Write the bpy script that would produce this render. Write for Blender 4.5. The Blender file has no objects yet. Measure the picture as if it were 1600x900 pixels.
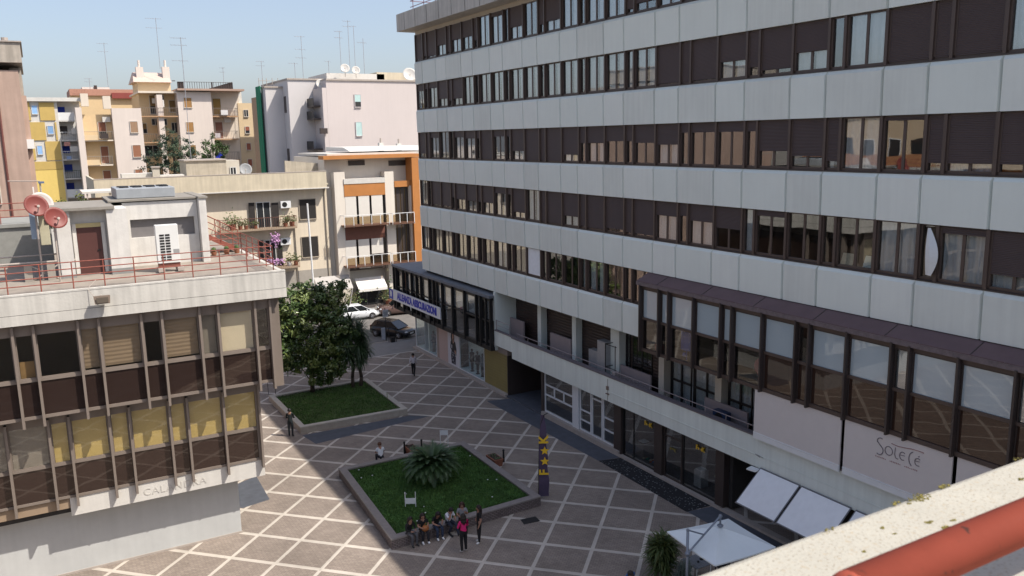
import bpy, math, random
from mathutils import Vector, Matrix
random.seed(7)
R = math.radians
scene = bpy.context.scene
COL = scene.collection

# ---------------------------------------------------------------- camera
RI = (0.8681973, -0.4958659, -0.0187205); DN = (-0.1050823, -0.1468530, -0.9835608); FW = (0.4849651, 0.8558921, -0.1796041)
CAMZ = 17.27889; FPX = 1290.4696
cd = bpy.data.cameras.new('camera'); cam = bpy.data.objects.new('camera', cd); COL.objects.link(cam)
cd.sensor_width = 36; cd.lens = FPX * 36 / 1600
cd.clip_start = .05; cd.clip_end = 3000
mw = Matrix(((RI[0], -DN[0], -FW[0], 0), (RI[1], -DN[1], -FW[1], 0), (RI[2], -DN[2], -FW[2], CAMZ), (0, 0, 0, 1)))
cam.matrix_world = mw
scene.camera = cam
cd.dof.use_dof = True; cd.dof.focus_distance = 34; cd.dof.aperture_fstop = 10.0

# ---------------------------------------------------------------- light
w = bpy.data.worlds.new('World'); scene.world = w; w.use_nodes = True
nt = w.node_tree; bg = nt.nodes['Background']
sky = nt.nodes.new('ShaderNodeTexSky'); sky.sky_type = 'NISHITA'; sky.sun_disc = False
SUN = Vector((.93, -.99, 1.79)).normalized()
sky.sun_elevation = math.asin(SUN.z); sky.sun_rotation = math.atan2(SUN.x, SUN.y)
sky.altitude = 0; sky.air_density = 1.0; sky.dust_density = 2.6; sky.ozone_density = 1.6
hz = nt.nodes.new('ShaderNodeMix'); hz.data_type = 'RGBA'; hz.blend_type = 'ADD'; hz.inputs[0].default_value = 1   # pale summer haze over the whole sky
hz.inputs[7].default_value = (1.24, 1.26, 1.52, 1)
nt.links.new(sky.outputs[0], hz.inputs[6]); nt.links.new(hz.outputs[2], bg.inputs[0]); bg.inputs[1].default_value = .105
sl = bpy.data.lights.new('sun', 'SUN'); sl.energy = 4.3; sl.angle = R(.53); sl.color = (1, .93, .83)
so = bpy.data.objects.new('sun', sl); COL.objects.link(so)
so.rotation_euler = (-SUN).to_track_quat('-Z', 'Y').to_euler()
vs = scene.view_settings; vs.view_transform = 'Standard'; vs.look = 'None'; vs.exposure = .42; vs.gamma = 1; vs.use_curve_mapping = False
scene.cycles.max_bounces = 7; scene.cycles.diffuse_bounces = 3; scene.cycles.transparent_max_bounces = 12
scene.cycles.sample_clamp_indirect = 6; scene.cycles.caustics_reflective = False; scene.cycles.caustics_refractive = False

# ---------------------------------------------------------------- helpers
def ray(u, v):
    return Vector([RI[i]*(u-800)/FPX + DN[i]*(v-450)/FPX + FW[i] for i in range(3)])
CAM0 = Vector((0, 0, CAMZ))
def atY(u, v, Y):
    d = ray(u, v); return CAM0 + d*(Y/d.y)
def atX(u, v, X):
    d = ray(u, v); return CAM0 + d*(X/d.x)
def atZ(u, v, Z=0.):
    d = ray(u, v); return CAM0 + d*((Z-CAMZ)/d.z)

def mat(name, col, rough=.75, metal=0., var=.12, scale=3., bump=0., bscale=None, spec=.4, streak=0., vlen=None):
    m = bpy.data.materials.new(name); m.use_nodes = True
    n = m.node_tree.nodes; l = m.node_tree.links; b = n['Principled BSDF']
    b.inputs['Roughness'].default_value = rough; b.inputs['Metallic'].default_value = metal
    b.inputs['Specular IOR Level'].default_value = spec
    tc = n.new('ShaderNodeTexCoord')
    tx = n.new('ShaderNodeTexNoise'); tx.inputs['Scale'].default_value = scale; tx.inputs['Detail'].default_value = 6; tx.inputs['Roughness'].default_value = .65
    l.new(tc.outputs['Object'], tx.inputs['Vector'])
    cr = n.new('ShaderNodeMapRange'); cr.inputs[1].default_value = .25; cr.inputs[2].default_value = .75
    cr.inputs[3].default_value = 1-var; cr.inputs[4].default_value = 1+var*.7
    l.new(tx.outputs[0], cr.inputs[0])
    mx = n.new('ShaderNodeMix'); mx.data_type = 'RGBA'; mx.blend_type = 'MULTIPLY'; mx.inputs[0].default_value = 1
    mx.inputs[6].default_value = (*col, 1); l.new(cr.outputs[0], mx.inputs[7])
    out = mx.outputs[2]
    if streak:
        mp = n.new('ShaderNodeMapping'); mp.inputs['Scale'].default_value = (2.6, 2.6, .16)
        l.new(tc.outputs['Object'], mp.inputs[0])
        t2 = n.new('ShaderNodeTexNoise'); t2.inputs['Scale'].default_value = 1.7; t2.inputs['Detail'].default_value = 5
        l.new(mp.outputs[0], t2.inputs['Vector'])
        c2 = n.new('ShaderNodeMapRange'); c2.inputs[1].default_value = .35; c2.inputs[2].default_value = .7
        c2.inputs[3].default_value = 1; c2.inputs[4].default_value = 1-streak
        l.new(t2.outputs[0], c2.inputs[0])
        m2 = n.new('ShaderNodeMix'); m2.data_type = 'RGBA'; m2.blend_type = 'MULTIPLY'; m2.inputs[0].default_value = 1
        l.new(out, m2.inputs[6]); l.new(c2.outputs[0], m2.inputs[7]); out = m2.outputs[2]
    l.new(out, b.inputs['Base Color'])
    if bump:
        t3 = n.new('ShaderNodeTexNoise'); t3.inputs['Scale'].default_value = bscale or scale*8; t3.inputs['Detail'].default_value = 4
        l.new(tc.outputs['Object'], t3.inputs['Vector'])
        bp = n.new('ShaderNodeBump'); bp.inputs['Strength'].default_value = bump; bp.inputs['Distance'].default_value = .03
        l.new(t3.outputs[0], bp.inputs['Height']); l.new(bp.outputs[0], b.inputs['Normal'])
    return m

def slat(name, col, pitch=.045, rough=.6, axis=2, strength=.6, var=.1):
    m = mat(name, col, rough, var=var, scale=1.2)
    n = m.node_tree.nodes; l = m.node_tree.links; b = n['Principled BSDF']
    tc = n.new('ShaderNodeTexCoord'); sp = n.new('ShaderNodeSeparateXYZ'); l.new(tc.outputs['Object'], sp.inputs[0])
    mu = n.new('ShaderNodeMath'); mu.operation = 'MULTIPLY'; mu.inputs[1].default_value = 2*math.pi/pitch; l.new(sp.outputs[axis], mu.inputs[0])
    si = n.new('ShaderNodeMath'); si.operation = 'SINE'; l.new(mu.outputs[0], si.inputs[0])
    bp = n.new('ShaderNodeBump'); bp.inputs['Strength'].default_value = strength; bp.inputs['Distance'].default_value = .01
    l.new(si.outputs[0], bp.inputs['Height']); l.new(bp.outputs[0], b.inputs['Normal'])
    return m

def glassmat(name, tint=(.35, .36, .36), ior=1.7, gl=(1, 1, 1), rough=.015, base=None):
    m = bpy.data.materials.new(name); m.use_nodes = True
    n = m.node_tree.nodes; l = m.node_tree.links
    n.remove(n['Principled BSDF']); out = n['Material Output']
    if base is None:
        t = n.new('ShaderNodeBsdfTransparent'); t.inputs[0].default_value = (*tint, 1)
    else:
        t = n.new('ShaderNodeBsdfDiffuse'); t.inputs[0].default_value = (*base, 1)
    g = n.new('ShaderNodeBsdfGlossy'); g.inputs['Roughness'].default_value = rough; g.inputs[0].default_value = (*gl, 1)
    f0 = ((ior-1)/(ior+1))**2
    lw = n.new('ShaderNodeLayerWeight'); lw.inputs[0].default_value = .5
    pw = n.new('ShaderNodeMath'); pw.operation = 'POWER'; pw.inputs[1].default_value = 3.6; l.new(lw.outputs['Facing'], pw.inputs[0])
    f = n.new('ShaderNodeMath'); f.operation = 'MULTIPLY_ADD'; f.inputs[1].default_value = 1-f0; f.inputs[2].default_value = f0; l.new(pw.outputs[0], f.inputs[0])
    mx = n.new('ShaderNodeMixShader'); l.new(f.outputs[0], mx.inputs[0]); l.new(t.outputs[0], mx.inputs[1]); l.new(g.outputs[0], mx.inputs[2])
    tc = n.new('ShaderNodeTexCoord'); nz = n.new('ShaderNodeTexNoise'); nz.inputs['Scale'].default_value = .9; nz.inputs['Detail'].default_value = 1
    l.new(tc.outputs['Object'], nz.inputs['Vector'])
    bp = n.new('ShaderNodeBump'); bp.inputs['Strength'].default_value = .06; bp.inputs['Distance'].default_value = .05
    l.new(nz.outputs[0], bp.inputs['Height']); l.new(bp.outputs[0], g.inputs['Normal'])
    l.new(mx.outputs[0], out.inputs[0])
    return m

ORG = {}
class MB:
    def __init__(s): s.v = []; s.f = []; s.m = []
    def face(s, pts, m=0):
        k = len(s.v); s.v += [tuple(p) for p in pts]; s.f.append(tuple(range(k, k+len(pts)))); s.m.append(m); return s
    def raw(s, vs, fs, m=0):
        k = len(s.v); s.v += [tuple(p) for p in vs]
        for f in fs: s.f.append(tuple(k+i for i in f)); s.m.append(m)
        return s
    def box(s, x0, x1, y0, y1, z0, z1, m=0):
        x0, x1 = min(x0, x1), max(x0, x1); y0, y1 = min(y0, y1), max(y0, y1); z0, z1 = min(z0, z1), max(z0, z1)
        return s.raw([(x0,y0,z0),(x1,y0,z0),(x1,y1,z0),(x0,y1,z0),(x0,y0,z1),(x1,y0,z1),(x1,y1,z1),(x0,y1,z1)],
                     [(0,3,2,1),(4,5,6,7),(0,1,5,4),(1,2,6,5),(2,3,7,6),(3,0,4,7)], m)
    def hexa(s, a, b, m=0):      # two quads a (bottom) and b (top), same winding
        return s.raw(list(a)+list(b), [(0,3,2,1),(4,5,6,7),(0,1,5,4),(1,2,6,5),(2,3,7,6),(3,0,4,7)], m)
    def prism(s, pts, z0, z1, m=0):
        n = len(pts); vs = [(p[0], p[1], z0) for p in pts]+[(p[0], p[1], z1) for p in pts]
        fs = [tuple(range(n-1, -1, -1)), tuple(range(n, 2*n))]+[(i, (i+1) % n, n+(i+1) % n, n+i) for i in range(n)]
        return s.raw(vs, fs, m)
    def tube(s, p0, p1, r, m=0, n=8, r1=None, cap=True):
        p0 = Vector(p0); p1 = Vector(p1); d = (p1-p0)
        if d.length < 1e-6: return s
        q = d.normalized().to_track_quat('Z', 'Y'); r1 = r if r1 is None else r1
        vs = []
        for c, rr in ((p0, r), (p1, r1)):
            for i in range(n):
                a = 2*math.pi*i/n; vs.append(c+q @ Vector((rr*math.cos(a), rr*math.sin(a), 0)))
        fs = [(i, (i+1) % n, n+(i+1) % n, n+i) for i in range(n)]
        if cap: fs += [tuple(range(n-1, -1, -1)), tuple(range(n, 2*n))]
        return s.raw(vs, fs, m)
    def path(s, pts, r, m=0, n=8, rs=None):
        for i in range(len(pts)-1):
            s.tube(pts[i], pts[i+1], rs[i] if rs else r, m, n, rs[i+1] if rs else None)
        return s
    def sphere(s, c, r, m=0, n=10, sx=1, sy=1, sz=1):
        vs = []; fs = []; h = n//2
        for j in range(h+1):
            t = math.pi*j/h
            for i in range(n):
                a = 2*math.pi*i/n; vs.append((c[0]+sx*r*math.sin(t)*math.cos(a), c[1]+sy*r*math.sin(t)*math.sin(a), c[2]+sz*r*math.cos(t)))
        for j in range(h):
            for i in range(n): fs.append((j*n+i, (j+1)*n+i, (j+1)*n+(i+1) % n, j*n+(i+1) % n))
        return s.raw(vs, fs, m)
    def build(s, name, mats, parent=None, smooth=False, local=False, kind=None, bevel=0):
        me = bpy.data.meshes.new(name)
        o = (0, 0, 0) if local or parent is None else ORG.get(parent.name, (0, 0, 0))
        me.from_pydata([(v[0]-o[0], v[1]-o[1], v[2]-o[2]) for v in s.v], [], s.f)
        if not isinstance(mats, (list, tuple)): mats = [mats]
        for m in mats: me.materials.append(m)
        me.polygons.foreach_set('material_index', s.m)
        if smooth: me.polygons.foreach_set('use_smooth', [True]*len(s.f))
        me.update()
        ob = bpy.data.objects.new(name, me); COL.objects.link(ob)
        if parent is not None: ob.parent = parent
        ORG[ob.name] = o
        if kind: ob['kind'] = kind
        if bevel:
            bm = ob.modifiers.new('bevel', 'BEVEL'); bm.width = bevel; bm.segments = 2; bm.limit_method = 'ANGLE'
        return ob
def tag(o, label, cat, group=None):
    o['label'] = label; o['category'] = cat
    if group: o['group'] = group
    return o
def root(name, label, cat, loc=(0, 0, 0), group=None, rz=0.):
    o = bpy.data.objects.new(name, None); COL.objects.link(o); o.location = loc; o.rotation_euler = (0, 0, rz); o.empty_display_size = .3
    ORG[o.name] = tuple(loc); return tag(o, label, cat, group)
def copy_tree(o, parent=None):
    c = o.copy(); COL.objects.link(c); c.parent = parent
    for ch in list(o.children): copy_tree(ch, c)
    return c
def text(name, s, size, m, parent, loc, rot, depth=.01, sx=1., align='CENTER', spacing=1., bold=0.):
    cu = bpy.data.curves.new(name, 'FONT'); cu.body = s; cu.size = size; cu.extrude = depth; cu.align_x = align; cu.align_y = 'CENTER'; cu.space_character = spacing; cu.offset = bold
    t = bpy.data.objects.new(name, cu); COL.objects.link(t)
    bpy.context.view_layer.update()
    me = bpy.data.meshes.new_from_object(t.evaluated_get(bpy.context.evaluated_depsgraph_get()))
    bpy.data.objects.remove(t)
    M = Matrix.Translation(Vector(loc)-Vector(ORG.get(parent.name, (0, 0, 0)))) @ rot.to_4x4() @ Matrix.Diagonal((sx, 1, 1, 1))
    me.transform(M); me.materials.clear(); me.materials.append(m)
    ob = bpy.data.objects.new(name, me); COL.objects.link(ob); ob.parent = parent
    return ob
FACE_W = Matrix(((0, 0, -1), (-1, 0, 0), (0, 1, 0)))     # text on a wall facing -X, read from -X side
FACE_S = Matrix(((1, 0, 0), (0, 0, -1), (0, 1, 0)))      # text on a wall facing -Y

# ---------------------------------------------------------------- materials
MT = dict(
 panel=mat('grey_panel', (.71, .755, .705), .6, var=.04, scale=.5, streak=.025),
 beam=mat('pale_beam', (.71, .755, .705), .6, var=.06, scale=.8, streak=.1),
 brown=mat('dark_brown_metal', (.055, .042, .038), .42, var=.1, scale=2),
 black=mat('near_black', (.018, .017, .017), .5, var=.1),
 shutter=slat('brown_shutter', (.066, .046, .044), .055, .55, var=.08),
 shutter2=slat('dark_shutter_boards', (.045, .03, .026), .18, .5, strength=1, var=.25),
 glass=glassmat('window_glass', (.85, .87, .87), 2.2),
 glassbrown=glassmat('brown_glass', ior=1.65, base=(.04, .022, .016), gl=(.82, .78, .76)),
 glassblue=glassmat('pale_glass', ior=1.7, base=(.38, .45, .48)),
 curtain=mat('white_curtain', (.78, .80, .82), .9, var=.08, scale=5),
 blind=mat('cream_blind', (.5, .49, .45), .9, var=.05),
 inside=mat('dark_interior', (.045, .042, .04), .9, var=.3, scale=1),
 concrete=mat('roof_concrete', (.50, .48, .44), .85, var=.14, scale=1.4, streak=.2, bump=.2, bscale=20),
 soffit=mat('cream_soffit', (.50, .46, .39), .8, var=.06),
 white=mat('white_paint', (.72, .73, .73), .5, var=.05),
 plaster=mat('white_plaster', (.70, .68, .65), .85, var=.1, scale=1.6, bump=.15),
 pinkpan=mat('pinkish_board', (.30, .25, .25), .8, var=.07, scale=2),
 purple=mat('purple_roof_felt', (.14, .092, .095), .8, var=.15, scale=1.2),
 stone=mat('plinth_stone', (.40, .35, .31), .7, var=.15, scale=4),
 slate=mat('slate_paving', (.085, .092, .11), .7, var=.25, scale=2.2, bump=.1),
 yellow=mat('yellow_letters', (.75, .48, .03), .5, var=.03),
 blue=mat('blue_letters', (.015, .03, .42), .4, var=.03),
 gold=slat('gold_shutter', (.25, .20, .07), .2, .35, strength=.35, var=.12),
 skinpink=mat('poster_pink', (.47, .36, .33), .6, var=.04),
 red=mat('red_paint', (.42, .085, .055), .5, var=.15, scale=12),
 grass=mat('grass', (.045, .115, .022), .9, var=.55, scale=1.3, bump=.8, bscale=40),
 grassblade=mat('grass_blade', (.07, .145, .03), .7, var=.6, scale=1.6),
)

def paving():
    m = bpy.data.materials.new('plaza_paving'); m.use_nodes = True
    n = m.node_tree.nodes; l = m.node_tree.links; b = n['Principled BSDF']; b.inputs['Roughness'].default_value = .75; b.inputs['Specular IOR Level'].default_value = .3
    tc = n.new('ShaderNodeTexCoord'); sp = n.new('ShaderNodeSeparateXYZ'); l.new(tc.outputs['Object'], sp.inputs[0])
    def M(op, a, c=None, d=None):
        k = n.new('ShaderNodeMath'); k.operation = op
        for i, x in enumerate((a, c, d)):
            if x is None: continue
            if isinstance(x, (int, float)): k.inputs[i].default_value = x
            else: l.new(x, k.inputs[i])
        return k.outputs[0]
    X = M('SUBTRACT', sp.outputs[0], LAT0[0]); Y = M('SUBTRACT', sp.outputs[1], LAT0[1])
    s2 = math.sqrt(.5)/2.1
    wob = n.new('ShaderNodeTexNoise'); wob.inputs['Scale'].default_value = 3.5; l.new(tc.outputs['Object'], wob.inputs['Vector'])
    wb = M('MULTIPLY_ADD', wob.outputs[0], .008, -.004)
    masks = []
    for a, wd in ((M('ADD', X, Y), .05), (M('SUBTRACT', X, Y), .038)):
        t = M('ADD', M('MULTIPLY', a, s2), wb)
        fr = M('ABSOLUTE', M('SUBTRACT', M('FRACT', M('ADD', t, .5)), .5))
        masks.append(M('LESS_THAN', fr, wd))
    mk = M('MAXIMUM', masks[0], masks[1])
    # small setts inside each field
    mp = n.new('ShaderNodeMapping'); mp.inputs['Rotation'].default_value = (0, 0, R(45)); l.new(tc.outputs['Object'], mp.inputs[0])
    br = n.new('ShaderNodeTexBrick'); br.inputs['Scale'].default_value = 1; br.inputs['Brick Width'].default_value = .21; br.inputs['Row Height'].default_value = .105
    br.inputs['Mortar Size'].default_value = .006; br.inputs['Color1'].default_value = (.30, .25, .21, 1); br.inputs['Color2'].default_value = (.25, .205, .172, 1); br.inputs['Mortar'].default_value = (.12, .105, .10, 1)
    l.new(mp.outputs[0], br.inputs['Vector'])
    n1 = n.new('ShaderNodeTexNoise'); n1.inputs['Scale'].default_value = .45; n1.inputs['Detail'].default_value = 7; n1.inputs['Roughness'].default_value = .7; l.new(tc.outputs['Object'], n1.inputs['Vector'])
    r1 = n.new('ShaderNodeMapRange'); r1.inputs[1].default_value = .3; r1.inputs[2].default_value = .7; r1.inputs[3].default_value = .78; r1.inputs[4].default_value = 1.15; l.new(n1.outputs[0], r1.inputs[0])
    # every field keeps a tone of its own
    fa = M('FLOOR', M('ADD', M('MULTIPLY', M('ADD', X, Y), s2), 0.)); fb = M('FLOOR', M('MULTIPLY', M('SUBTRACT', X, Y), s2))
    cmb = n.new('ShaderNodeCombineXYZ'); l.new(fa, cmb.inputs[0]); l.new(fb, cmb.inputs[1])
    wn = n.new('ShaderNodeTexWhiteNoise'); l.new(cmb.outputs[0], wn.inputs['Vector'])
    tone = M('MULTIPLY_ADD', wn.outputs['Value'], .16, .92)
    pale = n.new('ShaderNodeMix'); pale.data_type = 'RGBA'; pale.inputs[7].default_value = (.53, .48, .42, 1)
    l.new(br.outputs['Color'], pale.inputs[6]); l.new(mk, pale.inputs[0])
    mu = n.new('ShaderNodeMix'); mu.data_type = 'RGBA'; mu.blend_type = 'MULTIPLY'; mu.inputs[0].default_value = 1
    l.new(pale.outputs[2], mu.inputs[6]); l.new(M('MULTIPLY', r1.outputs[0], tone), mu.inputs[7])
    # dark stains
    n2 = n.new('ShaderNodeTexNoise'); n2.inputs['Scale'].default_value = 2.3; n2.inputs['Detail'].default_value = 3; l.new(tc.outputs['Object'], n2.inputs['Vector'])
    r2 = n.new('ShaderNodeMapRange'); r2.inputs[1].default_value = .68; r2.inputs[2].default_value = .8; r2.inputs[3].default_value = 1; r2.inputs[4].default_value = .7; l.new(n2.outputs[0], r2.inputs[0])
    m3 = n.new('ShaderNodeMix'); m3.data_type = 'RGBA'; m3.blend_type = 'MULTIPLY'; m3.inputs[0].default_value = 1
    l.new(mu.outputs[2], m3.inputs[6]); l.new(r2.outputs[0], m3.inputs[7])
    vo = n.new('ShaderNodeTexVoronoi'); vo.inputs['Scale'].default_value = 1.6; l.new(tc.outputs['Object'], vo.inputs['Vector'])
    gum = M('MULTIPLY_ADD', M('LESS_THAN', vo.outputs['Distance'], .055), -.35, 1.)
    m4 = n.new('ShaderNodeMix'); m4.data_type = 'RGBA'; m4.blend_type = 'MULTIPLY'; m4.inputs[0].default_value = 1; l.new(m3.outputs[2], m4.inputs[6]); l.new(gum, m4.inputs[7]); l.new(m4.outputs[2], b.inputs['Base Color'])
    bp = n.new('ShaderNodeBump'); bp.inputs['Strength'].default_value = .3; bp.inputs['Distance'].default_value = .01; l.new(br.outputs['Fac'], bp.inputs['Height']); bp.invert = True
    l.new(bp.outputs[0], b.inputs['Normal'])
    return m
LAT0 = (23.25, 40.06)
ASPH = mat('asphalt', (.16, .15, .14), .9, var=.2, scale=.8, bump=.2, bscale=30)
FIELD = mat('far_ground', (.20, .18, .15), .95, var=.25, scale=.05)
def struct(o): o['kind'] = 'structure'; return o
struct(MB().face([(-900, -900, -.02), (900, -900, -.02), (900, 900, -.02), (-900, 900, -.02)]).build('ground', FIELD))
struct(MB().face([(-70, -30, .0), (36, -30, 0), (36, 61.9, 0), (-70, 61.9, 0)]).build('plaza_pavement', paving()))
road = MB().face([(-120, 66.2, -.008), (150, 66.2, -.008), (150, 78.2, -.008), (-120, 78.2, -.008)]).build('street', ASPH); struct(road)
PAVE2 = mat('grey_sidewalk', (.25, .235, .22), .85, var=.15, scale=1.5)
struct(MB().face([(-70, 61.9, .004), (36, 61.9, .004), (36, 66.1, .004), (-70, 66.1, .004)]).face([(-70, 61.78, .008), (36, 61.78, .008), (36, 61.98, .008), (-70, 61.98, .008)], 1).build('pavement_edge', [PAVE2, mat('pale_strip', (.45, .42, .38), .8)]))
struct(MB().box(-70, 36, 66.06, 66.22, -.01, .03).build('kerb', MT['stone']))
struct(MB().box(-70, 150, 78.2, 81.2, -.01, .12).build('sidewalk', PAVE2))
sl_ = MB()
for poly in ([(24.45, 46.6), (24.5, 46.9), (26.1, 46.5), (26.1, 34.2), (24.7, 34.5)],
             [(24.6, 27.3), (25.95, 27.1), (25.95, 14), (24.6, 14)],
             [(12.1, 47.15), (18.95, 46.95), (20.0, 46.15), (12.4, 45.3)],
             [(6.3, 41.3), (7.3, 41.9), (8.35, 42.4), (8.25, 39.1), (6.9, 38.8), (6.3, 39.4)],
             [(6.9, 52), (6.9, 60), (9.6, 60), (9.6, 57)]):
    sl_.face([(x, y, .004) for x, y in poly])
struct(sl_.build('slate_paving', MT['slate']))

# ---------------------------------------------------------------- the long office block (facade in the plane x = 26)
B = root('office_block', 'long grey panelled office block with brown shuttered window bands along the right of the square', 'office building', (26, 40, 0))
YF, YN, XB = 60.36, -7.0, 35.5
joints = []
for k in range(-6, 12):
    joints += [15.2+4.13*k, 17.62+4.13*k]
joints = sorted([j for j in joints if YN < j < YF-.5]+[YN, YF])
PANB = mat('grey_panel_worn', (.68, .715, .665), .6, var=.06, scale=.6, streak=.07); PANC = mat('grey_panel_clean', (.73, .765, .715), .6, var=.05, scale=.5, streak=.04)
rp = random.Random(12)
bands = [(7.05, 8.72), (10.53, 12.15), (14.12, 15.78), (17.78, 19.48), (21.40, 23.07)]
YBAY = 31.95
for bi, (z0, z1) in enumerate(bands):
    m = MB()
    for a, b in zip(joints[:-1], joints[1:]):
        if bi == 0:
            if b <= YBAY+.3: continue
            if a < YBAY: a = YBAY
        a2, b2 = a+.012, b-.012
        pm = rp.choice((0, 0, 2, 3)); x0, x1 = 25.96+rp.uniform(-.006, .006), 26.09; c = .15
        m.face([(x1, b2, z0), (x1, b2, z1), (x0+.0, b2-c*.3, z1-c), (x0+.03, b2-c*.3, z0)], pm)
        m.face([(x1, a2, z0), (x0+.03, a2+c*.3, z0), (x0, a2+c*.3, z1-c), (x1, a2, z1)], pm)
        m.face([(x0+.03, a2+c*.3, z0), (x0+.03, b2-c*.3, z0), (x0, b2-c*.3, z1-c), (x0, a2+c*.3, z1-c)], pm)
        m.face([(x0, a2+c*.3, z1-c), (x0, b2-c*.3, z1-c), (x1, b2, z1), (x1, a2, z1)], pm)
        m.face([(x1, a2, z0), (x1, b2, z0), (x0+.03, b2-c*.3, z0), (x0+.03, a2+c*.3, z0)], pm)
    lo = YN if bi else YBAY
    m.box(26.091, 26.35, lo, YF, z0+.01, z1-.01)
    m.box(26.05, 26.36, lo, YF+.03, z1-.009, z1+.035, 1)
    m.build('spandrel_band', [MT['panel'], MT['brown'], PANB, PANC], B)
m = MB()
for z in (3.2, 7.1, 10.6, 14.2, 17.85, 21.5, 25.05): m.box(26.36, XB, YN, YF-.02, z, z+.28)
m.box(29.6, 29.75, YN, YF-.03, .01, 25)
m.box(XB-.3, XB, YN+.01, YF-.01, .02, 25.0)
m.box(26.36, XB-.31, YN, YN+.2, .01, 25.0)
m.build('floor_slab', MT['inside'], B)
e = MB()
e.box(26.37, XB, YF-.01, YF+.22, 0, 25.05); e.build('end_wall', MT['panel'], B)
m = MB(); m.box(25.0, 36.5, YN-1, 61.2, 25.34, 26.6); m.box(25.3, 36.2, YN-.7, 60.9, 26.58, 26.66)
for i in range(34):
    y = YN+i*2.02
    m.box(24.985, 25.0, y-.012, y+.012, 25.36, 26.58, 1)
m.box(26.2, 35.5, YN, 60.5, 25.06, 25.341, 2)
m.build('roof_slab', [MT['concrete'], MT['black'], MT['soffit']], B)
m = MB()
for y in range(-4, 61, 2): m.tube((25.9, y, 26.65), (25.9, y, 27.55), .03)
for z in (27.1, 27.55): m.tube((25.9, YN, z), (25.9, 60.5, z), .03)
m.tube((25.9, 60.5, 27.55), (34, 60.5, 27.55), .03)
m.build('roof_railing', mat('purple_railing', (.20, .12, .15), .6), B)

# window grid: (wide, wide, narrow) repeated
def cols():
    out = []
    for k in range(10, -6, -1):
        b = 17.62+4.13*k; a = b-2.42; nb = b-4.13
        if k == 10: out.append((b, YF-.04, 'w'))
        out += [(b-.70, b, 'n'), (a, b-.70, 'w'), (nb, a, 'w')]
    return [c for c in out if c[0] > YN]
COLS = cols()
S = {  # drop of the shutter 0..1 + what shows below (C curtain, L white sheets for blinds and for bright reflections, D dark, R reflection)
 4: '.97R .9R .95R .62L .95R .55L .55D .75D 0L .1L 0D .62L 0D .75D .7L 0L 0D .05L .35L .9R .8D .3L .6R .5L 0C .9R 1R',
 3: '.25L .2D .2L .7L .8D .75L 0L 0D 0L 0L 0D 0L 0L 0D 0L 0L 0D 0L 0L 0C 0L .97R 1R .97R .6L .8D .9R .6L 0D 0C 1R 1R 1R 0C .6D .5C 1R .9R',
 2: '.85L 1R .2L 0L 0D .2L .25L .25D 1R .2R .2D .7L 1R 1R 1R .8L .45D .45L .4R .4D .45R .5L .2R .2D .2R .2R .65D .75R .85L 0C .05R .85R .85C .85R .3C',
 1: '0L 0D .95R .95R .55D .6R .6C .6D .6L .2L .2D .8L 0L 1R 1R .7C .95R .97R .9R .95R .95R .35C .3D .4C .5D 0C .1R 0R 0D 0R 0C 0D .1C .75C .3R',
 0: '0B 0D 0R 0D 0C 0R 0R 0D 0D 0L 0D 0R 0W 0D 0D 0D 0L 0L 0D 0D 0D 0D 0D',
}
ROWZ = {4: (23.11, 25.05), 3: (19.52, 21.39), 2: (15.82, 17.77), 1: (12.19, 14.11), 0: (8.76, 10.52)}
def add_curtain(mb, x, a, b, z0, z1, mi=0, amp=.03):
    n = max(6, int((b-a)/.06)); pts = []
    for i in range(n+1):
        y = a+(b-a)*i/n; pts.append((x+amp*math.sin(i*1.7)+amp*.5*math.sin(i*.7), y))
    for i in range(n): mb.face([(*pts[i], z0), (*pts[i+1], z0), (*pts[i+1], z1), (*pts[i], z1)], mi)
def win_geo(a, b, z0, z1, wide, drop, kind):
    fr, pa, sh, cu = MB(), MB(), MB(), MB()
    X = 26.17
    for y0, y1 in ((a, a+.055), (b-.055, b)): fr.box(X-.13, X+.06, y0, y1, z0, z1)
    fr.box(X-.02, X+.06, a+.055, b-.055, z0, z0+.1); fr.box(X-.02, X+.06, a+.055, b-.055, z1-.05, z1)
    fr.box(X-.06, X+.05, a+.055, a+.12, z0+.1, z1-.05, 0); fr.box(X-.06, X+.05, b-.12, b-.055, z0+.1, z1-.05, 0)
    a2, b2 = a+.12, b-.12
    if wide:
        c = (a2+b2)/2; fr.box(X+.0, X+.055, c-.055, c+.055, z0+.1, z1-.05)
    pa.box(X+.02, X+.03, a2, b2, z0+.1, z1-.05)
    zd = z1-.05-(z1-z0-.15)*drop
    if drop > 0:
        sh.box(X-.05, X-.035, a2+.002, b2-.002, zd, z1-.05); sh.box(X-.06, X-.03, a2+.004, b2-.004, zd-.03, zd+.012)
    if kind == 'C': add_curtain(cu, X+.14, a2, b2, z0+.08, z1-.06)
    if kind == 'L':  # white half-sheets, also standing in for bright reflections on the glass
        c = (a2+b2)/2
        add_curtain(cu, X+.16, a2, c-.08, z0+.08, z1-.06, 0, .012); add_curtain(cu, X+.16, c+.08, b2, z0+.08, z1-.06, 0, .012)
    if kind == 'W': cu.box(X-.03, X-.01, a2, b2, z0+.1, z1-.05)
    if kind == 'B': cu.box(X+.05, X+.06, a2, b2, z0+.1, z1-.05)
    return fr, pa, sh, cu
FRAME = mat('brown_window_frame', (.085, .06, .05), .45, var=.1, scale=3)
WB = [FRAME, MT['glass'], MT['shutter'], MT['curtain']]
cands = []
for row, txt in S.items():
    st = txt.split(); z0, z1 = ROWZ[row]
    for i, (a, b, t) in enumerate(COLS):
        if row == 0 and b < 32.2: break
        s = st[i] if i < len(st) else random.choice(['1R', '.6C', '0C', '.3D'])
        cands.append((a, b, z0, z1, t == 'w', float(s[:-1]), s[-1], i < len(st)))
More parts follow.
